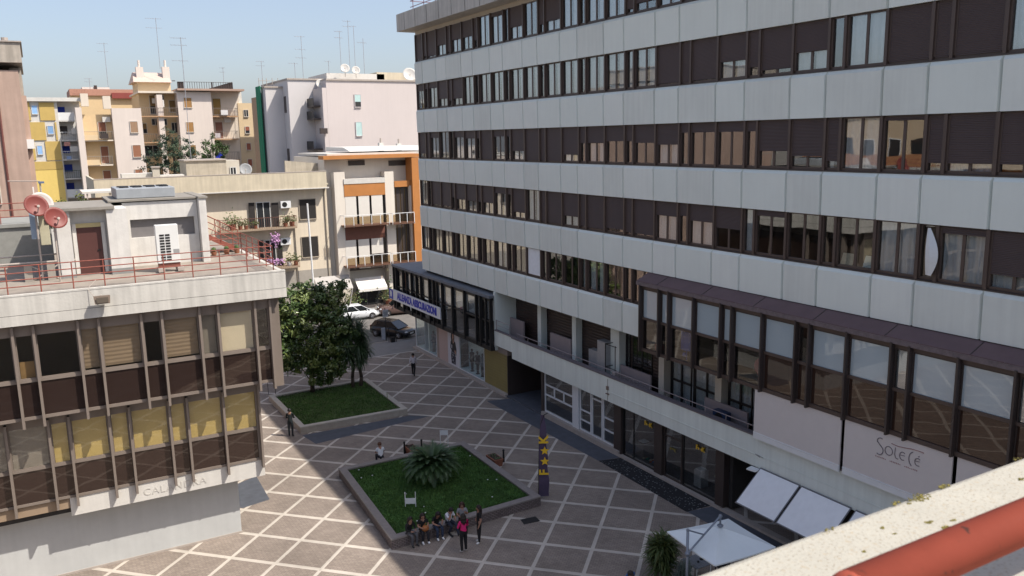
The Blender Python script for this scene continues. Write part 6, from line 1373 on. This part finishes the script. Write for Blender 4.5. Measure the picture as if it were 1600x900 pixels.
for (v0, k) in ((172, 'open'), (198, 'half'), (224, 'shut'), (249, 'shut')): hwin(H7, 381+(v0-172)*.08, v0, 388+(v0-172)*.08, v0+10, YD+1.45, k, (.30, .10, .06))
MB().box(px(368, 145, YD)[0], px(382, 145, YD)[0], YD+2, YD+6, 20, px(370, 142, YD)[1]).build('roof_room', HW, H7)
H8 = root('pink_white_tower', 'pinkish white apartment wall with brown shutters next to recessed ochre balconies', 'apartment block', (8, 118, 0))
wallbox(H8, 174, 220, 169, YD-3, 1.45, PW); wallbox(H8, 127, 174, 179, YD-1.5, 14, OR); wallbox(H8, 117, 127, 168, YD-4, 2.5, PW, 'side_wall')
for (u0, v0, u1, v1) in ((203, 190, 216, 207), (207, 227, 221, 245), (211, 265, 224, 282)): hwin(H8, u0, v0, u1, v1, YD-3.05, 'shut', (.32, .20, .12) if v0 < 200 else (.30, .13, .07))
for (u0, v0, u1, v1, k) in ((153, 191, 167, 216, 'half'), (157, 229, 171, 255, 'shut'), (161, 267, 174, 282, 'shut')): hwin(H8, u0, v0, u1, v1, YD-1.55, k, (.24, .10, .06))
for v_ in (219, 258, 295): balcony(H8, 131 if v_ < 290 else 138, 177, v_, YD-1.5, 1.5, CW, 'bars', m_rail=mat('rail_g', (.3, .26, .22), .6)); 
for (v0, v1) in ((211, 219), (250, 258), (288, 296)): a, z1_ = px(132+(v0-211)*.07, v0, YD-3.1); b, z0_ = px(154+(v0-211)*.07, v1, YD-3.1); MB().box(a, b, YD-3.1, YD-2.95, z0_, z1_).build('balcony_parapet', TW, H8)
for (u0, u1, v_, m_) in ((125, 137, 146, CW), (160, 172, 150, CW)): wallbox(H8, u0, u1, v_, YD-2.5, 1, m_, 'roof_pillar', vb=v_+20)
H9 = root('flat_roof_block', 'long low-parapet block with pink and dark red roof edge far behind the balconies', 'apartment block', (6, 135, 0)); YE = 136.
wallbox(H9, 109, 214, 149, YE, 12, OR); a, z = px(109, 149, YE-.3); b, _ = px(216, 149, YE-.3); MB().box(a, b, YE-.3, YE+10, z, z+.9).build('roof_edge', mat('pink_strip', (.42, .22, .16), .8), H9); MB().box(px(175, 152, YE-.4)[0], px(216, 152, YE-.4)[0], YE-.5, YE, z-.4, z+.4).build('roof_edge', mat('dark_red_strip', (.25, .06, .05), .8), H9)
wallbox(H9, 128, 171, 136, YE+4, 6, HW, 'roof_room', z0=20); MB().box(px(147, 140, YE+3.9)[0], px(152, 140, YE+3.9)[0], YE+3.9, YE+4, 25.3, 26).build('window', MT['brown'], H9)
H10 = root('yellow_block', 'apartment block with mustard yellow panels, blue shutters and white balconies', 'apartment block', (0, 128, 0)); YG = 119.
MU = mat('mustard_render', (.52, .37, .12), .85, var=.1, scale=1.5); YW = mat('yellow_render', (.70, .52, .16), .85, var=.05); GW = mat('grey_white_render', (.64, .63, .62), .85, var=.05)
wallbox(H10, 30, 88, 155, YG, 10, HW); wallbox(H10, 88, 123, 155, YG+1.5, 9, GW); a, z = px(34, 154, YG-.5); b, _ = px(128, 155, YG-.5); MB().box(a, b, YG-.5, YG+10, z-.3, z+.15).build('roof_edge', HW, H10)
def pan(u0, v0, u1, v1, m_): a, z1_ = px(u0, v0, YG-.1); b, z0_ = px(u1, v1, YG-.1); MB().box(a, b, YG-.12, YG, z0_, z1_).build('wall_panel', m_, H10)
for t in ((36, 160, 49, 188), (60, 160, 87, 188), (41, 191, 73, 219), (85, 191, 91, 219), (45, 221, 57, 250), (70, 221, 97, 250), (46, 253, 99, 265)): pan(*t, MU)
pan(48, 266, 105, 322, YW)
BLU = (.10, .25, .55)
for (u0, v0, u1, v1, c) in ((49, 165, 59, 178, (.30, .50, .78)), (74, 197, 84, 209, (.20, .36, .60)), (58, 228, 67, 241, (.28, .48, .78))): hwin(H10, u0, v0, u1, v1, YG-.05, 'shut', c)
for (u0, v0, u1, v1, c) in ((88, 167, 102, 178, (.02, .05, .38)), (92, 197, 106, 209, (.06, .05, .05)), (97, 228, 110, 239, (.02, .05, .35)), (99, 257, 114, 268, (.02, .05, .35)), (103, 286, 117, 298, (.02, .04, .3))): hwin(H10, u0, v0, u1, v1, YG+1.45, 'shut', c)
for i, v_ in enumerate((188, 219, 249, 279, 308)): balcony(H10, 89+i*3.6, 117+i*3.4, v_, YG+1.5, 1.4, HW, 'wall' if i in (0, 4) else 'bars', h=.95, m_rail=MT['white'] if i != 3 else BL[0])
for (u, v, Y, r_, m_) in ((355, 188, YD+1.5, H6, HW), (243, 158, YD+2.3, H6, HW), (166, 187, YD-1.6, H8, HW), (350, 176, YD+.2, H6, GW), (342, 243, YD+.2, H6, MT['blue']), (163, 213, YD-3.05, H8, MT['brown']), (118, 205, YG+.05, H10, HW), (116, 233, YG+.05, H10, HW), (505, 205, 99.9, H3, MT['brown'])):
    x_, z_ = px(u, v, Y); MB().box(x_-.45, x_+.45, Y-.35, Y, z_-.3, z_+.35).build('wall_unit', m_, r_)
for (u0, u1, v0, v1, Y, r_, c) in ((250, 257, 156, 167, YD+.95, H6, (.7, .7, .7)), (336, 345, 208, 215, YD+.05, H6, (.55, .5, .5)), (100, 110, 222, 228, YG+.0, H10, (.6, .3, .25)), (104, 112, 244, 249, YG+.0, H10, (.3, .4, .6))):
    a, z1_ = px(u0, v0, Y); b, z0_ = px(u1, v1, Y); q = MB(); add_curtain_x = [a+(b-a)*i/8 for i in range(9)]
    for i in range(8): q.face([(add_curtain_x[i], Y+.05*(i % 2), z0_), (add_curtain_x[i+1], Y+.05*((i+1) % 2), z0_), (add_curtain_x[i+1], Y+.05*((i+1) % 2), z1_), (add_curtain_x[i], Y+.05*(i % 2), z1_)])
    q.build('hanging_cloth', mat('laundry', c, .9), r_)
# E: old pink building at the left edge
H11 = root('old_pink_block', 'tall weathered pink block with a grey stepped parapet at the left edge', 'apartment block', (-1, 60, 0)); YP = 62.
OP = mat('old_pink_render', (.47, .34, .275), .9, var=.12, scale=.8, streak=.15); OG = mat('weathered_cap', (.45, .40, .34), .9, var=.25, scale=1, streak=.3)
a, z = px(28, 110, YP); MB().box(-14, a, YP, YP+10, 0, z).build('wall', OP, H11); a2, z2 = px(29, 66, YP-.3); MB().box(-14, a2+.05, YP-.3, YP+10, px(0, 97, YP-.3)[1], z2).build('parapet', OG, H11)
MB().box(-14, a2+.15, YP-.4, YP+10, z2, z2+.08).build('coping', MT['stone'], H11)
a3, z3 = px(34, 150, YP+2); MB().box(a, a3+.25, YP+1.5, YP+14, 0, z3).build('wall', OP, H11); _, z4 = px(30, 106, YP+2); MB().box(a-.5, a3+.12, YP+2.2, YP+14, z3-.01, z4).build('parapet', OG, H11)
x_ = px(12, 250, YP-.05)[0]; MB().tube((x_-.12, YP-.06, 0), (x_-.12, YP-.06, z), .07).build('downpipe', mat('red_pipe', (.16, .06, .05), .6), H11)
hwin(H11, -4, 292, 2, 318, YP-.02, 'shut', (.2, .1, .06)); MB().tube((-.9, YP+2, z2), (-.9, YP+2, z2+.5), .2).build('chimney', MT['stone'], H11)
for v_ in (225, 300, 312): x_, z_ = px(44, v_, YP+1.4); MB().box(x_-.1, x_+.35, YP+1.1, YP+1.5, z_-.3, z_+.3).build('wall_unit', MT['white'], H11)
# low canopy and shrubs between
r_ = root('roof_canopy', 'low white canopy with wooden fence behind the corner office', 'canopy', (3, 70, 12)); a, z = px(128, 300, 72); b, _ = px(186, 298, 72); MB().box(a, b, 72, 76, z-.15, z).build('roof', HW, r_); MB().box(a+.2, b-.1, 72.3, 72.4, z-2.2, z-.5).build('fence', mat('brown_fence', (.22, .14, .09), .8), r_)
for k in range(3): MB().box(a+.3+k*1.6, a+.4+k*1.6, 72.1, 72.25, 8, z-.15).build('post', MT['stone'], r_)
for k, (u, v, s_, lab) in enumerate(((92, 322, 2.6, 'yellow-green shrub top showing under the yellow wall'), (128, 318, 3.2, 'yellow-green shrub top showing beside the canopy'), (110, 325, 2.4, 'yellow-green shrub top between two others behind the roof room'))):
    x, z = px(u, v, 68); r_ = root('shrub', lab, 'shrub', (x, 68, z-5), 'shrubs behind the corner office'); crown('foliage', r_, [(x, 68, z-.6, .9*s_/2.6), (x-.8, 68.3, z-1, .7), (x+.8, 68, z-1, .7)], 1800, .22, [mat('yg', (.14, .16, .03), .6, var=.3), BL[0]], 5+k); MB().tube((x, 68, 0), (x, 68, z-.5), .12).build('stem', bark, r_)
# conifer and small tree behind the cream house
x, z = px(270, 240, 98); TC = root('cedar_tree', 'dark feathery evergreen in front of the balcony apartments', 'tree', (x, 98, 0)); MB().tube((x, 98, 0), (x+.1, 98, z+1.8), .3, 0, 8, .08).build('trunk', bark, TC)
crown('crown', TC, [(x-.2, 98, z+1.6, 1.2), (x-1.2, 98, z+.5, 1.3), (x+1.0, 98, z+.6, 1.3), (x, 98, z-.5, 1.9), (x-2.0, 98, z-1.1, 1.2), (x+1.9, 98, z-1.0, 1.2), (x, 98, z-2, 1.9), (x+2.4, 98, z+.2, .6)], 7000, .22, [mat('cedar', (.035, .062, .035), .6, var=.4, scale=.6), mat('cedar2', (.06, .09, .05), .6, var=.3)], 21)
x, z = px(332, 232, 98); TC = root('thin_tree', 'sparse small tree in front of the lower right balcony of the apartments', 'tree', (x, 98, 0)); MB().tube((x, 98, 0), (x, 98, z+1), .15, 0, 8, .05).build('trunk', bark, TC)
crown('crown', TC, [(x, 98, z+.6, 1.0), (x-.8, 98, z-.6, .9), (x+.9, 98, z-.1, .9)], 1500, .25, [BL[0], BL[0]], 22)
# far town skyline keeping the horizon closed
far = MB(); rf = random.Random(5)
for i in range(90):
    x = -170+i*5.6+rf.uniform(-2, 2); y = rf.uniform(180, 330); h = rf.uniform(9, 16); w_ = rf.uniform(6, 12)
    far.box(x, x+w_, y, y+10, 0, h, i % 4); far.box(x-.2, x+w_+.2, y-.2, y+10.2, h, h+.3, 4)
    for fl in range(int(h/3.2)):
        for k in range(int(w_/2.4)): far.box(x+1+k*2.4, x+1.9+k*2.4, y-.05, y, 1+fl*3.2, 2.5+fl*3.2, 5)
far.build('far_town', [CW, PW, TW, HC, HW, MT['brown']], kind='stuff')
# the row of houses left of the corner office, seen only in the office windows
def sidehouse(lab, y0, y1, h, col, col2):
    r_ = root('side_house', lab, 'house', (-18, y0, 0)); mm = mat('side_render', col, .85, var=.08, scale=.4); m2 = mat('side_band', col2, .8)
    MB().box(-30, -18, y0, y1, 0, h).build('wall', mm, r_); MB().box(-30.2, -17.3, y0-.1, y1+.1, h, h+.5).build('roof_edge', HW, r_)
    for fl in range(int(h/3.3)):
        z = 1+fl*3.3; MB().box(-18, -16.9, y0+.5, y1-.5, z-.35, z).build('balcony', m2, r_); q = MB(); q.box(-16.95, -16.9, y0+.5, y1-.5, z+.001, z+.85); q.build('railing', m2, r_)
        n = int((y1-y0)/2.6)
        for k in range(n): yy = y0+1+k*2.6; w_ = MB().box(-18, -17.95, yy, yy+1.3, z+.1, z+2.3).build('window', MT['white'] if k % 3 else MT['brown'], r_); MB().box(-17.95, -17.93, yy+.1, yy+1.2, z+.2, z+2.2).build('pane', DG, w_)
sidehouse('orange-brown balcony house left of the corner office', 30, 46, 22, (.50, .24, .10), (.6, .5, .38))
sidehouse('cream balcony house standing between the orange-brown house and the old pink block', 46.5, 61, 19.5, (.58, .46, .32), (.42, .2, .1))
sidehouse('pale low house nearest the viewpoint terrace on the left', 14, 29.5, 16.5, (.55, .5, .42), (.5, .45, .4))
# antennas
AM = mat('antenna_metal', (.38, .38, .40), .5, .5)
def antenna(u, vt, vb, Y, lab, els=((0, 5), (.18, 4)), wd=1.1):
    x, z1_ = px(u, vt, Y); z0_ = px(u, vb, Y)[1]; r_ = root('antenna', lab, 'antenna', (x, Y, z0_), 'rooftop antennas')
    MB().tube((x, Y, z0_), (x, Y, z1_), .032, 0, 6).build('mast', AM, r_)
    q = MB(); H_ = z1_-z0_
    for (f_, n) in els:
        z_ = z1_-f_*H_-.1; q.tube((x-wd*.8, Y, z_), (x+wd*.4, Y, z_), .018, 0, 5)
        for k in range(n): xx = x-wd*.8+k*(wd*1.2)/max(1, n-1); q.tube((xx, Y-.35, z_-.12), (xx, Y+.35, z_+.12), .012, 0, 4)
    q.build('elements', AM, r_)
antenna(162, 67, 136, 132, 'antenna on the flat roofs left of the gabled stair house'); antenna(243, 28, 108, 122, 'tall antenna above the gabled stair house', wd=1.6); antenna(282, 58, 275, 90, 'tallest antenna mast, rising from the cream house roof', ((0, 6), (.05, 5), (.16, 3)), 1.2)
antenna(408, 95, 132, 118, 'small antenna above the tan block', wd=.9); antenna(348, 105, 142, 130, 'faint small antenna above the balcony apartments', wd=.6); antenna(139, 122, 148, 140, 'low antenna at the left end of the flat roofs', wd=.8)
antenna(470, 56, 122, 106, 'antenna above the set-back pale block', ((0, 4), (.3, 3), (.5, 4)), 1.0); antenna(530, 48, 112, 104, 'left antenna of the cluster above the pink block', ((0, 5), (.15, 5)), .8); antenna(543, 32, 112, 105, 'tallest antenna of the cluster above the pink block', ((0, 4), (.1, 3)), .8)
antenna(552, 40, 105, 106, 'middle antenna of the cluster above the pink block', ((0, 3),), .7); antenna(567, 60, 115, 104, 'right antenna of the cluster above the pink block', ((.1, 5),), .9); antenna(460, 98, 124, 108, 'short antenna left of the set-back block mast', ((0, 4),), .9); antenna(513, 95, 116, 104, 'short rusty antenna at the left corner of the pink block roof', ((0, 3),), .5)
antenna(200, 298, 330, 41, 'thin aerial rod on the roof of the roof room', ((0, 2),), .2)
for (u, v, Y, rd, lab, b_) in ((539, 107, 103, .55, 'white satellite dish, left of two on the pink block roof room', .8), (556, 110, 103, .5, 'white satellite dish, right of two on the pink block roof room', .8), (640, 117, 102, .85, 'large cream satellite dish on the pink block roof next to the office block', 1), (501, 131, 102, .55, 'pale satellite dish at the corner between the pale blocks', 1), (384, 265, 90, .62, 'grey satellite dish on the cream house roof right of the roof hut', 1), (347, 213, 84, .01, '', 0)):
    if not lab: continue
    c = atY(u, v, Y); dish(c, rd, (-.3, -1, .35), lab, (.6, .58, .54) if Y > 95 else (.3, .31, .32), (c.x, Y+.3, c.z-rd-.5), group=None)
for (u, v, lab) in ((595, 235, 'slim white chimney, left of two above the orange band house'), (623, 236, 'slim white chimney, right of two above the orange band house')):
    x, z = px(u, v-12, 90); r_ = root('chimney', lab, 'chimney', (x, 90, z-3)); MB().box(x-.25, x+.25, 89.8, 90.3, z-3.5, z).build('stack', HW, r_); MB().tube((x, 90, z), (x, 90, z+.5), .12).build('cowl', MT['stone'], r_)
# TV-like lamp pole left
x, z = px(62, 283, 50); r_ = root('street_lamp', 'thin street lamp with a long arm in front of the yellow wall', 'street lamp', (x, 50, 0)); x2_, z2_ = px(12, 283, 50)
MB().tube((px(68, 330, 50)[0], 50, 12), (x, 50, z), .05, 0, 8, .04).tube((px(68, 330, 50)[0], 50, 0), (px(68, 330, 50)[0], 50, 12.01), .06).build('pole', MT['stone'], r_); MB().tube((x, 50, z), (x2_, 50, z2_), .025).build('arm', MT['stone'], r_); MB().box(x-.08, x+.2, 49.9, 50.1, z-.12, z-.02).build('lamp_head', mat('lamp_head', (.12, .16, .25), .5), r_)

# ---------------------------------------------------------------- the terrace the photo is taken from
OWN = root('viewpoint_terrace', 'pale lichen-spotted stone parapet of the terrace the photo is taken from', 'parapet', (1, .55, 16.7))
def stone():
    m = mat('speckled_stone', (.42, .40, .34), .85, var=.09, scale=9, bump=.12, bscale=220); n = m.node_tree.nodes; l = m.node_tree.links; b = n['Principled BSDF']; src = b.inputs['Base Color'].links[0].from_socket
    tc = n.new('ShaderNodeTexCoord')
    def layer(scale, lo, hi, col, src, detail=3, loc=(0, 0, 0)):
        mp = n.new('ShaderNodeMapping'); mp.inputs['Location'].default_value = loc; l.new(tc.outputs['Object'], mp.inputs[0])
        t = n.new('ShaderNodeTexNoise'); t.inputs['Scale'].default_value = scale; t.inputs['Detail'].default_value = detail; l.new(mp.outputs[0], t.inputs['Vector'])
        r = n.new('ShaderNodeMapRange'); r.inputs[1].default_value = lo; r.inputs[2].default_value = hi; l.new(t.outputs[0], r.inputs[0])
        mx = n.new('ShaderNodeMix'); mx.data_type = 'RGBA'; l.new(r.outputs[0], mx.inputs[0]); l.new(src, mx.inputs[6]); mx.inputs[7].default_value = (*col, 1); return mx.outputs[2]
    s_ = layer(210, .56, .68, (.27, .24, .19), src, 3); s_ = layer(120, .58, .70, (.38, .33, .25), s_, 2, (3, 1, 2)); s_ = layer(26, .68, .76, (.30, .24, .13), s_, 5, (7, 3, 1))
    l.new(s_, b.inputs['Base Color']); return m
def chips(m):
    n = m.node_tree.nodes; l = m.node_tree.links; b = n['Principled BSDF']; src = b.inputs['Base Color'].links[0].from_socket; tc = n.new('ShaderNodeTexCoord'); t = n.new('ShaderNodeTexNoise'); t.inputs['Scale'].default_value = 55; t.inputs['Detail'].default_value = 5; l.new(tc.outputs['Object'], t.inputs['Vector'])
    r = n.new('ShaderNodeMapRange'); r.inputs[1].default_value = .66; r.inputs[2].default_value = .70; l.new(t.outputs[0], r.inputs[0]); mx = n.new('ShaderNodeMix'); mx.data_type = 'RGBA'; l.new(r.outputs[0], mx.inputs[0]); l.new(src, mx.inputs[6]); mx.inputs[7].default_value = (.12, .05, .035, 1); l.new(mx.outputs[2], b.inputs['Base Color']); return m
ST = stone()
q = MB(); q.box(-6, 14, .36, .77, 16.3, 16.70); q.build('coping_stone', ST, OWN, bevel=.014)
MB().box(-5.9, 13.9, .42, .70, 0, 16.3).build('parapet_wall', HC, OWN)
MB().box(-6, 14, -6, .42, 15.3, 15.5).build('terrace_floor', MT['stone'], OWN); MB().box(-6, 14, -6.2, -6, 0, 15.5).build('rear_wall', HC, OWN)
HR = root('handrail', 'thick orange-red painted handrail above the stone parapet in the lower right corner', 'handrail', (1, .524, 16.79))
q = MB(); q.tube((.705, .524, 16.794), (5, .524, 16.794), .026, 0, 28); q.sphere((.705, .524, 16.794), .026, 0, 20); q.tube((.705, .524, 16.794), (.705, .524, 16.794), .02); q.build('rail', chips(mat('orange_red_paint', (.36, .075, .042), .5, var=.1, scale=18, spec=.25)), HR, smooth=True)
for x in (2.2, 3.8, 4.9): MB().tube((x, .524, 16.70), (x, .524, 16.78), .016, 0, 12).build('bracket', MT['red'], HR)
lich = mat('yellow_lichen', (.40, .34, .09), .95, var=.4, scale=120, bump=1, bscale=300); q = MB(); rl = random.Random(9)
for (u, v, rx, n) in ((1436, 778, .017, 90), (1475, 760, .009, 40), (1400, 786, .008, 20), (1378, 825, .0035, 10), (1452, 816, .0055, 24), (1478, 825, .006, 24), (1490, 813, .004, 10), (1595, 749, .006, 16), (1420, 787, .003, 8), (1351, 862, .003, 7), (1296, 828, .008, 10), (1590, 717, .008, 14), (1525, 880, .006, 18), (1398, 834, .003, 6)):
    p = atZ(u, v, 16.70)
    for k in range(n):
        a = rl.random()*6.28; d_ = rx*math.sqrt(rl.random()); r0 = rl.uniform(.0008, .0022); cx, cy = p.x+d_*math.cos(a)*1.4, min(p.y+d_*math.sin(a)*.7, .772)
        q.sphere((cx, cy, 16.7002), r0, 0, 6, 1.3, 1, .5)
o = q.build('lichen', lich, OWN, kind='stuff')
